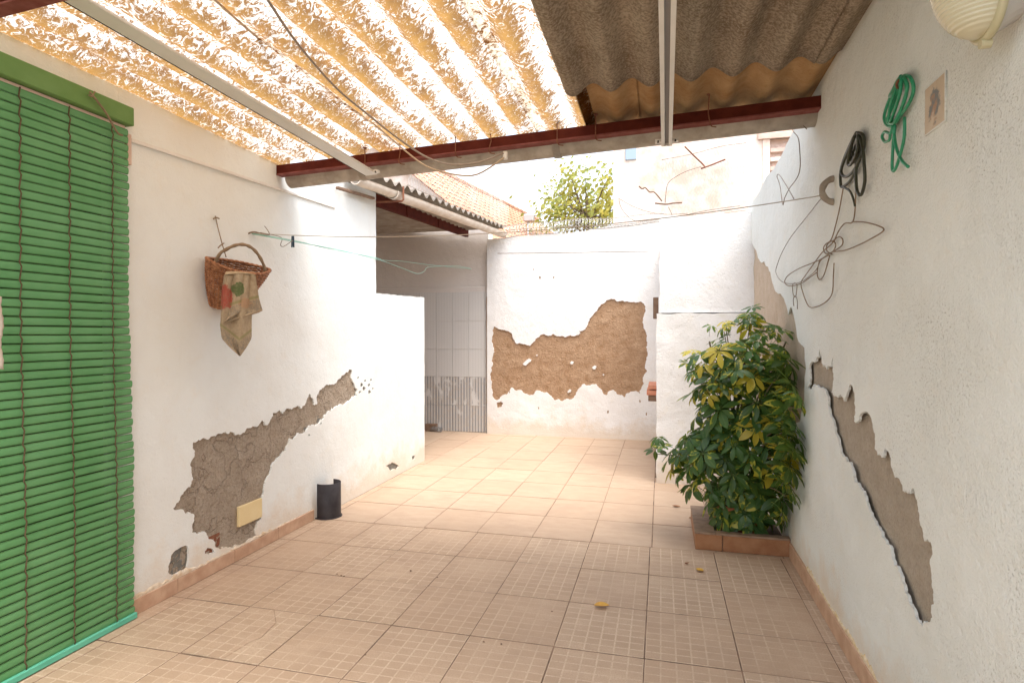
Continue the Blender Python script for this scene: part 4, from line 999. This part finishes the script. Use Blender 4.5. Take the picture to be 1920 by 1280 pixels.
tube('tail', [PX(u, v, XR - .012) for u, v in cr([(612, 442), (650, 465), (672, 510), (684, 560)], 1400, 220, 3.368)], .0045, M['hose_dark'], dh, 6)
wires('wire_tangle', 'tangle of thin brown wire dangling on right wall below the dark tubing', 'wire', M['wire_brown'], [
    [(610, 445), (590, 560), (565, 670), (535, 770), (500, 800), (485, 830), (500, 860), (540, 850), (562, 810), (545, 780), (510, 800), (505, 840), (540, 865)],
    [(690, 440), (686, 560), (670, 660), (620, 670), (580, 720), (545, 790), (480, 850), (420, 930), (370, 1000), (345, 1040), (350, 1090), (390, 1190), (440, 1195), (500, 1165), (540, 1110), (548, 1000), (552, 920)],
    [(665, 660), (740, 662), (830, 685), (865, 715), (780, 770), (700, 810), (620, 840), (550, 848)],
    [(520, 870), (440, 910), (330, 955), (260, 1000), (240, 1040), (270, 1065), (340, 1050), (400, 1010), (440, 980)],
    [(460, 900), (445, 980), (460, 1025), (490, 990), (525, 870)], [(540, 850), (600, 810), (605, 770), (580, 755), (540, 785)]], .0026, 1400, 220, 3.368, d=.008)
wires('hanging_wire', 'long grey wire looping down from the ring on right wall', 'wire', M['wire_grey'], [
    [(492, 488), (440, 550), (410, 590), (330, 690), (270, 770), (220, 860), (190, 940), (185, 980), (205, 1020), (240, 1045), (300, 1050), (350, 1035), (400, 1000), (440, 960), (470, 900), (520, 860)]], .0022, 1400, 220, 3.368, d=.015)
wires('wire_hook', 'small bent wire hook hanging at bottom of the wire tangle', 'hook', M['wire_grey'], [
    [(305, 1045), (290, 1060), (295, 1120), (310, 1130), (318, 1060), (305, 1045)], [(320, 1210), (318, 1150), (305, 1125), (295, 1150), (298, 1190)]], .0024, 1400, 220, 3.368)
wires('bent_wire', 'thin bent wire hanging from the beam end before the bright wall', 'wire', M['wire_grey'], [
    [(270, -8), (290, 80), (325, 130), (335, 210), (338, 310), (320, 380), (270, 450), (240, 510), (228, 550), (210, 430), (192, 375), (205, 362), (250, 430), (298, 515)], [(275, -6), (320, 20), (380, 75)]], .0026, 1400, 220, 3.368, d=.05)
# ring
rc = PX(1556, 357, XR - .012)
rg = thing('wall_ring', 'worn grey stone half ring fixed in right wall holding the line', 'ring', rc)
pts = [rc + Vector((-.052 * math.sin(a) + .022, .004, .052 * math.cos(a))) for a in [math.pi * i / 12 for i in range(13)]]
tube('ring', pts, [.014 + .0012 * math.sin(i * .6) for i in range(37)], M['concrete_ring'], rg, 8, 3)
tube('binding', [rc + Vector((-.03 + .002 * math.sin(i * 1.7), .004 + .004 * math.cos(i * 1.7), -.01 - .002 * i)) for i in range(12)], .003, M['wire_grey'], rg, 5, 2)

# ------------------------------------------------------------------ roof cables
def cable(label, pts, r, mat): o = tube('electric_cable', [PY(u, v, y) for u, v, y in pts], r, mat, None, 7, 5); return tag(o, label, 'cable', 'cables slung under the patio roof')
cable('dark grey cable slung under the translucent sheets to the beam', [(485, -30, 1.22), (505, 5, 1.30), (560, 85, 1.55), (630, 165, 1.85), (690, 215, 2.05), (740, 255, 2.2), (800, 295, 2.28), (850, 309, 2.3), (900, 304, 2.32), (944, 287, 2.34)], .0050, M['cable_grey'])
cable('beige cable beside the grey one, hanging lowest below the beam', [(370, -30, 1.20), (470, 60, 1.52), (560, 130, 1.85), (640, 188, 2.05), (700, 232, 2.2), (760, 283, 2.30), (800, 312, 2.32), (850, 327, 2.32), (895, 327, 2.33), (945, 296, 2.34)], .0045, M['cable_beige'])
p = PY(947, 292, 2.345); cb_ = box('cable_clip', p.x - .012, p.x + .012, p.y - .006, p.y + .012, p.z - .02, p.z + .022, M['white_plastic'], None, .003); tag(cb_, 'small white cable clip under the red beam', 'clip')

# ------------------------------------------------------------------ planter with umbrella plant
x0, y0 = .157 * H, 2.862 * H; y1 = 3.30 * H; zt_ = .108; xw = XR * H - .002
pl = thing('tiled_planter', 'low terracotta-tiled planter kerb at foot of right wall', 'planter', Vector((x0, y0, 0)))
xm = PY(1355, 1015, 2.862).x; xi = x0 + .115; yi = y0 + .055
for nm, a in [('front_tile', (x0, xm - .002, y0, y0 + .012, .001, zt_ - .013)), ('front_tile', (xm + .002, xw, y0, y0 + .012, .001, zt_ - .013))]:
    box(nm, *a, M['planter_tile'], pl, .002)
box('side_tile', x0 + .0005, x0 + .012, y0 + .0135, y1, .001, zt_ - .013, M['planter_tile'], pl, .002)
box('core', x0 + .0125, xi - .004, y0 + .0135, y1 - .002, .001, zt_ - .014, M['grout'], pl, 0); box('core', xi - .003, xw, y0 + .0135, yi - .003, .001, zt_ - .014, M['grout'], pl, 0)
box('coping_tile', x0 - .003, xi, y0 - .003, yi + .28, zt_ - .012, zt_, M['planter_top'], pl, .002)
box('coping_tile', xi + .003, xw, y0 - .003, yi, zt_ - .012, zt_, M['planter_top'], pl, .002); box('coping_tile', x0 - .003, xi, yi + .284, y1, zt_ - .012, zt_, M['planter_top'], pl, .002)
sb_ = box('soil', xi - .003, xw, yi - .002, y1, .001, .045, M['soil'], pl, 0)
PC = Vector(((xi + xw) / 2 - .05, yi + .19, .046))
pp = thing('terracotta_pot', 'round terracotta pot standing inside the tiled planter', 'pot', PC)
vs, fs = lathe(PC.x, PC.y, [(0, .046), (.125, .046), (.165, .20), (.178, .205), (.180, .245), (.165, .246), (.158, .215), (.15, .20), (0, .20)], 32); add('pot_body', vs, fs, M['terracotta'], pp, True)
pn = thing('umbrella_plant', 'bushy variegated umbrella plant with green and yellow leaves', 'plant', PC + Vector((0, 0, .16)))
vs, fs = lathe(PC.x, PC.y, [(0, .224), (.150, .216)], 20); add('soil', vs, fs, M['soil'], pp)
def leaf_mesh(nl, mat, seed, droop, L0=.102):
    rnd = random.Random(seed); vs, fs, ed = [], [], []
    for i in range(nl):
        a = 2 * math.pi * (i + rnd.uniform(-.15, .15)) / nl; L = L0 * rnd.uniform(.78, 1.12); wd = L * rnd.uniform(.17, .22); dr = droop + rnd.uniform(-.25, .25)
        rad = Vector((math.cos(a), math.sin(a), 0)); tan = Vector((-math.sin(a), math.cos(a), 0)); st_ = .016
        cen = []
        for s_, wf in ((0, .05), (.18, .55), (.42, 1.0), (.68, .95), (.88, .55), (1, .04)):
            an = dr * (.35 + .65 * s_); c_ = rad * (st_ + L * s_ * math.cos(an * .7)) + Vector((0, 0, .012 - L * s_ * math.sin(an) * .9))
            fold = .22 * wd * wf; b = len(vs)
            vs += [c_ + tan * wd * wf + Vector((0, 0, fold)), c_, c_ - tan * wd * wf + Vector((0, 0, fold))]; ed += [1.0, 0.0, 1.0]
            if s_ > 0: fs += [[b - 3, b - 2, b + 1, b], [b - 2, b - 1, b + 2, b + 1]]
        b = len(vs); vs += [Vector((0, 0, 0)) + tan * .001, Vector((0, 0, 0)) - tan * .001, rad * st_ + tan * .001 + Vector((0, 0, .012)), rad * st_ - tan * .001 + Vector((0, 0, .012))]; ed += [0.] * 4
        fs.append([b, b + 1, b + 3, b + 2])
    b = len(vs); pts = [Vector((0, 0, .0)), Vector((.006, .0, -.05)), Vector((.016, .004, -.11))]
    tv, tf = tubeg(pts, .0022, 4); vs += tv; ed += [0.] * len(tv); fs += [[i + b for i in f] for f in tf]
    me = bpy.data.meshes.new('leaf'); me.from_pydata([tuple(v) for v in vs], [], fs); me.materials.append(mat)
    at = me.attributes.new('edge', 'FLOAT', 'POINT'); at.data.foreach_set('value', ed)
    me.polygons.foreach_set('use_smooth', [True] * len(me.polygons)); return me
LM = {0: [leaf_mesh(n_, M['leaf0'], 10 + i, d_) for i, (n_, d_) in enumerate([(8, .30), (9, .55), (7, .15), (8, .8)])],
      1: [leaf_mesh(n_, M['leaf1'], 30 + i, d_) for i, (n_, d_) in enumerate([(8, .35), (7, .65), (9, .2)])],
      2: [leaf_mesh(n_, M['leaf2'], 50 + i, d_) for i, (n_, d_) in enumerate([(8, .4), (7, .75)])]}
# crown outline read at several heights (v in the photo): left and right ends
SIL = [(590, 1392, 1440), (612, 1340, 1462), (640, 1315, 1478), (670, 1292, 1494), (705, 1278, 1506), (740, 1278, 1512), (775, 1296, 1516), (805, 1288, 1520), (830, 1250, 1520), (860, 1245, 1518), (885, 1250, 1512), (910, 1285, 1500), (935, 1302, 1492), (955, 1318, 1482), (985, 1335, 1472)]
YP = 2.98
def crown(v):
    for (v0, a0, b0_), (v1, a1, b1_) in zip(SIL, SIL[1:]):
        if v0 <= v <= v1: t = (v - v0) / (v1 - v0); return a0 + (a1 - a0) * t, b0_ + (b1_ - b0_) * t
rnd = random.Random(5); spots = []; tries = 0
XLIM = XR - .045
def fit(u, v, Y):
    p_ = PY(u, v, Y)
    return PX(u, v, XLIM - rnd.uniform(0, .02)) if p_.x > XLIM * H else p_
zmin, zmax = PY(1400, SIL[-1][0], YP).z, PY(1400, SIL[0][0], YP).z
while len(spots) < 289 and tries < 60000:
    tries += 1
    v = rnd.uniform(SIL[0][0], SIL[-1][0]); a, b = crown(v); hx = (b - a) / 2 - 14
    an = rnd.uniform(0, 2 * math.pi); rr_ = rnd.uniform(.25, 1.0) ** .45
    if (math.sin(an) > .3 and rnd.random() < .55) or (v < 665 and rnd.random() < .62): continue
    dY = min(hx / 140 * .27, .27)
    p_ = fit((a + b) / 2 + hx * rr_ * math.cos(an), v, YP + dY * rr_ * math.sin(an) + .04)
    if p_.y < 2.50 * H or any((p_ - q_[0]).length < .050 for q_ in spots): continue
    spots.append((p_, Vector((math.cos(an) * rr_, math.sin(an) * rr_, 0)), 0))
# the lone shoots at the top and the low left
for (u, v, yy) in [(1412, 578, 3.08), (1405, 590, 3.1), (1332, 612, 3.1), (1450, 612, 3.08), (1466, 622, 2.9), (1360, 605, 3.15), (1235, 822, 3.05), (1243, 836, 3.02), (1228, 845, 3.08), (1290, 682, 3.1), (1300, 660, 3.1)]:
    spots.append((PY(u, v, yy), Vector((0, -.3, 0)), PY(u, v, yy).x))
for i, (p_, dv, cxx) in enumerate(spots):
    h01 = (p_.z - zmin) / (zmax - zmin)
    k_ = rnd.random(); yel = .10 + .20 * h01 + (.12 if dv.x < -.2 else 0)
    kind = 2 if k_ < yel * .62 else (1 if k_ < yel * .62 + .34 else 0)
    me = rnd.choice(LM[kind]); out = Vector((dv.x + rnd.uniform(-.35, .35), dv.y - .15 + rnd.uniform(-.35, .35), .70 + .65 * h01 + rnd.uniform(-.35, .35))) if i < 289 else Vector((rnd.uniform(-.3, .3), -.3, 1))
    q_ = out.normalized().to_track_quat('Z', 'Y').to_euler(); e_ = (Matrix.Rotation(0, 4, 'Z') @ q_.to_matrix().to_4x4() @ Matrix.Rotation(rnd.uniform(0, 6.28), 4, 'Z')).to_euler()
    s_ = rnd.uniform(.60, 1.22) * (.82 if h01 > .85 else 1)
    put('leaf', me, pn, p_, e_, (s_, s_, s_))
# stems
base = PC + Vector((0, 0, .17)); tips = sorted([s_[0] for s_ in spots], key=lambda q_: rnd.random())[:46]
for j in range(7):
    ang = j * 2.4; foot = base + Vector((.05 * math.cos(ang), .05 * math.sin(ang), 0)); top = PY(1330 + 24 * j, 640 + 40 * (j % 3), YP)
    midp = foot.lerp(top, .5) + Vector((rnd.uniform(-.05, .05), rnd.uniform(-.05, .05), .02)); pth = smoothpath([foot, midp, top], 6)
    vs, fs = tubeg(pth, [.011 - .006 * i / (len(pth) - 1) for i in range(len(pth))], 7); st = add('stem', vs, fs, M['stem'], pn, True)
for tp in tips:
    f_ = base + (tp - base) * .15; s0 = Vector((base.x + (tp.x - base.x) * .35, base.y + (tp.y - base.y) * .35, base.z + (tp.z - base.z) * .62))
    pth = smoothpath([s0, s0.lerp(tp, .5) + Vector((0, 0, .03)), tp - Vector((0, 0, .02))], 4)
    vs, fs = tubeg(pth, [.0055 - .003 * i / (len(pth) - 1) for i in range(len(pth))], 5); add('twig', vs, fs, M['stem'], pn, True)
for (u, v0, v1) in [(1392, 900, 600)]:
    c1 = PY(1392, 940, 3.2); c2 = PY(1389, 612, 3.2); tag(tube('support_cane', [c1, c2], .006, M['handle_cane'], None, 6, 0), 'thin upright cane supporting the bushy plant', 'cane')

# ------------------------------------------------------------------ fallen leaves
def fallen(label, u, v, L, wd, rot, mat, curl):
    c = PZ(u, v, -.998); vs, fs = [], []
    for i in range(7):
        s = i / 6 - .5; wf = math.cos(s * math.pi * .97) ** .7
        for e in (-1, 0, 1):
            p_ = Vector((s * L, e * wd * wf * .5, .004 + curl * abs(e) * wf + .004 * (abs(s) * 2) ** 2)); vs.append(c + Matrix.Rotation(rot, 3, 'Z') @ p_)
    for i in range(6):
        for j in range(2): fs.append([i * 3 + j, i * 3 + j + 1, (i + 1) * 3 + j + 1, (i + 1) * 3 + j])
    n = len(vs); vs += [v_ + Vector((0, 0, -.0012)) for v_ in vs]; fs += [[n + a for a in f[::-1]] for f in fs[:]]
    o = add('fallen_leaf', vs, fs, mat, None, True, loc=c); tag(o, label, 'leaf', 'fallen leaves on the tiles'); return o
fallen('curled orange fallen leaf lying in the middle of the tiles', 1128, 1137, .072, .045, R_(14), M['leaf_dry'], .011)
fallen('small round yellow fallen leaf on tiles before the planter', 1312, 1070, .045, .036, R_(-40), M['leaf_dry'], .007)
fallen('pale dry fallen leaf on tiles left of the planter corner', 1296, 972, .035, .022, R_(20), M['leaf_brown'], .006)
fallen('brownish fallen leaf farther back beside the planter', 1268, 950, .06, .03, R_(-5), M['leaf_brown'], .007)
fallen('tiny curled brown leaf crumb on tiles left of the planter', 1288, 1057, .028, .014, R_(30), M['leaf_brown'], .004)
for i, (u, v) in enumerate([(632, 1076), (640, 1079), (645, 1080), (770, 1070), (820, 1082), (940, 1207), (907, 1203), (685, 1227), (1035, 1146), (800, 990)]):
    c = PZ(u, v, -.999); r_ = rnd.uniform(.003, .006); bm = bmesh.new(); bmesh.ops.create_icosphere(bm, subdivisions=1, radius=r_)
    vs = [c + Vector((q_.co.x * 1.3, q_.co.y, q_.co.z * .6 + r_ * .5)) * 1 for q_ in bm.verts]; bm.verts.index_update(); fs = [[q_.index for q_ in f.verts] for f in bm.faces]; bm.free()
    o = add('soil_crumb', vs, fs, M['wood_dark'], None, loc=c); tag(o, ['leftmost of three tiny dark crumbs along a tile joint near left wall', 'middle of three tiny dark crumbs along a tile joint near left wall', 'rightmost of three tiny dark crumbs along a tile joint near left wall', 'lone tiny dark crumb on the patterned tiles left of centre', 'tiny dark crumb beside a tile joint just left of the patio centre', 'tiny dark crumb lower right of another on the near centre tiles', 'tiny dark crumb upper left of another on the near centre tiles', 'tiny dark crumb on the near tile right of the cracked tile', 'tiny dark crumb just left of the curled orange leaf', 'tiny dark crumb on the plain tiles beyond the patterned ones'][i], 'crumb', 'soil crumbs on the tiles')

# ------------------------------------------------------------------ beyond the wall: houses, tree, net, pole
# peach house
YH = 8.6
hA = PY(1150, 400, YH); hB = PY(1700, 400, YH); ztop_h = zt(3.6)
ph = thing('peach_house', 'peach plastered house wall rising behind the right corner', 'building', Vector((hA.x, hA.y, 0)))
wa, wb_ = PY(1432, 262, YH), PY(1530, 338, YH)
wo_ = [(hA.x, -.05), (hB.x, -.05), (hB.x, ztop_h), (hA.x, ztop_h)]
wh = [(wa.x, wb_.z), (wb_.x, wb_.z), (wb_.x, wa.z), (wa.x, wa.z)]
panel(ph, 'y', YH * H, wo_, [wh], .08, .3, M['peach'], M['peach'], 1, [M['trim_pink']])
ph_p = [c for c in ph.children if c.name.startswith('plaster')][0]; ph_p.name = 'wall'
for c in ph.children:
    if c.name.startswith('bare_render'): c.name = 'window_recess'
box('window_frame', wa.x - .02, wa.x + .10, YH * H - .02, YH * H + .05, wb_.z - .1, wa.z + .1, M['peach'], ph, .005)
box('lintel', wa.x - .1, wb_.x + .1, YH * H - .05, YH * H + .04, wa.z + .0, wa.z + .10, M['trim_pink'], ph, .005)
for i in range(4): box('louvre', wa.x + .11, wb_.x, YH * H + .01, YH * H + .06, wb_.z + .06 + i * .16, wb_.z + .13 + i * .16, M['trim_pink'] if i % 2 else M['peach'], ph, .004)
bq = PY(1183, 290, YH); box('window', bq.x - .10, bq.x + .10, YH * H - .03, YH * H + .02, bq.z - .10, bq.z + .16, M['window_blue'], ph, .006)
# tiled roof of the neighbour on the left
def depthpt(u, v, z):  return PZ(u, v, z)
rA, rB = PZ(690, 257.5, 3.2), PZ(1010, 415, 3.2)
nh = thing('neighbour_house', 'neighbouring house with orange barrel-tiled roof behind the lean-to', 'building', Vector((rA.x, rA.y, 0)))
rd = (rB - rA); Lr = rd.length; rd.normalize(); sd = Vector((rd.y, -rd.x, 0)); PIT_R = .80; wr = .24
for side, nm in ((1, 'roof'), (-1, 'roof')):
    vs, fs = [], []; nt_ = int(Lr / wr); na = 7; nrow = 15; run = 3.4
    for i in range(nt_):
        for j in range(nrow):
            for k_ in range(na):
                a = math.pi * k_ / (na - 1)
                for e in (0, 1):
                    s = run * (j + e * 1.08) / nrow; lift = .03 * (1 - e) * 0 + .022 * (1 - e)
                    off = rd * ((i + .5) * wr - .085 * math.cos(a)); vs.append(rA + off + sd * side * s + Vector((0, 0, -s * PIT_R + .05 * math.sin(a) + (.0 if e else -.02))))
            b = len(vs) - na * 2
            for k_ in range(na - 1): fs.append([b + 2 * k_, b + 2 * k_ + 1, b + 2 * k_ + 3, b + 2 * k_ + 2])
    o = add(nm, vs, fs, M['roof_tile'], nh, True); o['kind'] = 'stuff'
    vs = [rA + Vector((0, 0, -.04)), rA + rd * Lr + Vector((0, 0, -.04)), rA + rd * Lr + sd * side * run + Vector((0, 0, -run * PIT_R - .04)), rA + sd * side * run + Vector((0, 0, -run * PIT_R - .04))]
    add('roof_deck', vs, [[0, 1, 2, 3]], M['roof_tile'], nh)
V, F = merge([tubeg([rA + rd * (i * .38) + Vector((0, 0, .02)), rA + rd * (i * .38 + .40) + Vector((0, 0, .035))], .085, 8) for i in range(int(Lr / .38))]); add('ridge', V, F, M['roof_tile'], nh, True)
e1, e2 = rA + sd * 3.2 - Vector((0, 0, 3.2 * PIT_R + .06)), rA - sd * 3.2 - Vector((0, 0, 3.2 * PIT_R + .06))
f1, f2 = e1 + rd * (Lr - .15), e2 + rd * (Lr - .15); e1, e2 = e1 + rd * .15, e2 + rd * .15; top1, top2 = rA + rd * .15 - Vector((0, 0, .06)), rA + rd * (Lr - .15) - Vector((0, 0, .06))
g_ = lambda p_: Vector((p_.x, p_.y, -.05))
add('wall', [e1, f1, g_(f1), g_(e1), e2, f2, g_(f2), g_(e2), top1, top2], [[0, 1, 2, 3], [5, 4, 7, 6], [8, 0, 3, 7, 4], [9, 5, 6, 2, 1]], M['peach'], nh)
# tree
tc = PY(1100, 380, 12.5); tb = Vector((tc.x, tc.y, -.05))
tr_ = thing('leafy_tree', 'small yellow-green tree standing beyond the back wall', 'tree', tb)
pth = smoothpath([tb, tb + Vector((.1, 0, 1.6)), Vector((tc.x, tc.y, tc.z + .2))], 5); vs, fs = tubeg(pth, [.13 - .09 * i / (len(pth) - 1) for i in range(len(pth))], 8); trunk = add('trunk', vs, fs, M['bark'], tr_, True)
rt = random.Random(3); limbs = []; leaves_v, leaves_f = [], []
targets = [PY(u, v, 12.5 + rt.uniform(-.4, .4)) for u, v in [(1066, 325), (1075, 345), (1098, 335), (1060, 365), (1085, 370), (1045, 385), (1030, 405), (1110, 395), (1135, 350), (1142, 330), (1130, 375), (1120, 400), (1090, 400), (1145, 395), (1040, 360), (1025, 415), (1062, 400), (1160, 360), (1170, 390), (1075, 420), (1115, 425), (1150, 420)]]
for tg in targets:
    s0 = Vector((tc.x, tc.y, tc.z - .9 + rt.uniform(-.4, .5))); pth = smoothpath([s0, s0.lerp(tg, .55) + Vector((0, 0, .12)), tg], 4)
    vs, fs = tubeg(pth, [.03 - .022 * i / (len(pth) - 1) for i in range(len(pth))], 5); add('limb', vs, fs, M['bark'], tr_, True)
    low = tg.z < tc.z - .1
    for i in range(130 if low else 62):
        c = tg + Vector((rt.gauss(0, .26), rt.gauss(0, .26), rt.gauss(0, .24))) * (1.15 if low else .8)
        L = rt.uniform(.05, .10); n_ = Vector((rt.gauss(0, 1), rt.gauss(0, 1), rt.gauss(0, 1))).normalized(); t1 = n_.orthogonal().normalized(); t2 = n_.cross(t1); b = len(leaves_v)
        leaves_v += [c - t1 * L, c + t2 * L * .55, c + t1 * L, c - t2 * L * .55]; leaves_f.append([b, b + 1, b + 2, b + 3])
cro = add('crown', leaves_v, leaves_f, M['tree_leaf'], tr_); cro['kind'] = 'stuff'
# thin mast
mt0 = PY(990, 405, 11.5); ms = thing('roof_mast', 'thin grey mast standing on a roof beyond the back wall', 'mast', Vector((mt0.x, mt0.y, 0)))
tube('pole', [Vector((mt0.x, mt0.y, -.05)), Vector((mt0.x, mt0.y, mt0.z + 2.0))], .028, M['mesh_wire'], ms, 8, 0)
tube('stay', [Vector((mt0.x + .22, mt0.y, mt0.z - .0)), Vector((mt0.x - .1, mt0.y, mt0.z + .06))], .02, M['mesh_wire'], ms, 6, 0)
box('insulator', mt0.x - .1, mt0.x + .16, mt0.y - .1, mt0.y + .1, mt0.z - .15, mt0.z + .03, M['mesh_wire'], ms, .02)

# wire netting along the wall head: twisted hexagon-like lattice made of real wire
def netting(label, quad, nu, nv, r, bulge, seed):
    th = thing('wire_netting', label, 'netting', quad[0]); rn = random.Random(seed); V, F = [], []
    def P(u, v):
        a = quad[0].lerp(quad[1], u); b = quad[3].lerp(quad[2], u); p_ = a.lerp(b, v)
        return p_ + Vector((.02 * noise.noise(p_ * 3), bulge * math.sin(math.pi * v) * (1 + .8 * noise.noise(p_ * 2.1)), .03 * noise.noise(p_ * 2.6 + Vector((5, 0, 0)))))
    for i in range(nu):
        for sgn in (1, -1):
            pts = []
            for j in range(nv + 1):
                du = (.25 if (j % 4 in (1, 2)) else -.25) * sgn; pts.append(P((i + .5 + du) / nu, j / nv))
            vs, fs = tubeg(pts, r, 3, False); b = len(V); V += vs; F += [[q_ + b for q_ in f] for f in fs]
    o = add('mesh', V, F, M['mesh_wire'], th); o['kind'] = 'stuff'
    tube('edge_wire', [P(i / 20, 0) for i in range(21)], r * 1.8, M['wire_grey'], th, 5, 0); tube('edge_wire', [P(i / 20, 1) for i in range(21)], r * 1.8, M['wire_grey'], th, 5, 0)
    return th
netting('crumpled wire netting lying on the head of the back wall', [PY(945, 446, YB - .02), PY(1245, 416, YB - .02), PY(1245, 400, YB + .05), PY(945, 424, YB + .05)], 46, 8, .0026, -.05, 1)
netting('chicken wire stretched above the lean-to edge before the tiled roof', [g2a + Vector((.05, .1, .09)), g2b + Vector((.05, .0, .09)), g2b + Vector((.0, .3, .42)), g2a + Vector((.0, .2, .62))], 52, 20, .0013, .03, 2)
netting('chicken wire on the corner block before the peach house', [PY(1240, 415, YK + .05), PY(1400, 395, YK + .05), PY(1400, 268, YK + .1), PY(1240, 300, YK + .1)], 26, 22, .0016, .04, 3)
# rusty sticks and wires on the wall head
def stick(label, pts, r, mat, cat='stick', name='rusty_rod', Y=YK + .02): o = tube(name, [PY(u, v, Y) for u, v in pts], r, mat, None, 6, 3); return tag(o, label, cat)
stick('rusty bent rod standing above the corner block before the peach house', [(1284, 275), (1302, 293), (1321, 312), (1314, 316), (1330, 311), (1345, 305), (1360, 299)], .0065, M['rust'])
stick('thin arched wire rising from the wall head to the rusty rod', [(1247, 380), (1249, 360), (1253, 343), (1268, 331), (1290, 320), (1314, 313)], .0035, M['wire_grey'], 'wire', 'arched_wire')
stick('dark twig lying on the wall head under the arched wire', [(1228, 381), (1248, 383), (1262, 381), (1279, 380)], .007, M['wood_dark'], 'twig', 'dry_twig')
stick('curled dead vine dangling left of the arched wire', [(1198, 349), (1204, 354), (1210, 352), (1218, 360), (1226, 360), (1234, 368), (1241, 377)], .006, M['wood_dark'], 'vine', 'dead_vine')
stick('long loose wire drooping along the top of the back wall', [(1160, 372), (1165, 390), (1180, 408), (1200, 415), (1260, 408), (1330, 394), (1388, 386)], .0032, M['wire_grey'], 'wire', 'loose_wire')
stick('second thin wire sagging from the peach corner to the wall head', [(1160, 372), (1185, 386), (1215, 397), (1250, 402), (1290, 400)], .0028, M['wire_grey'], 'wire', 'loose_wire')
stick('short wire tie hanging from the line above the block', [(1253, 388), (1259, 400), (1262, 412), (1261, 418)], .0034, M['wire_grey'], 'wire', 'wire_tie')
o = stick('grey strand running along the head of the back wall', [(950, 432), (1000, 428), (1060, 425), (1120, 424), (1180, 420), (1240, 414)], .004, M['wire_grey'], 'wire', 'wall_head_wire', YB - .05)
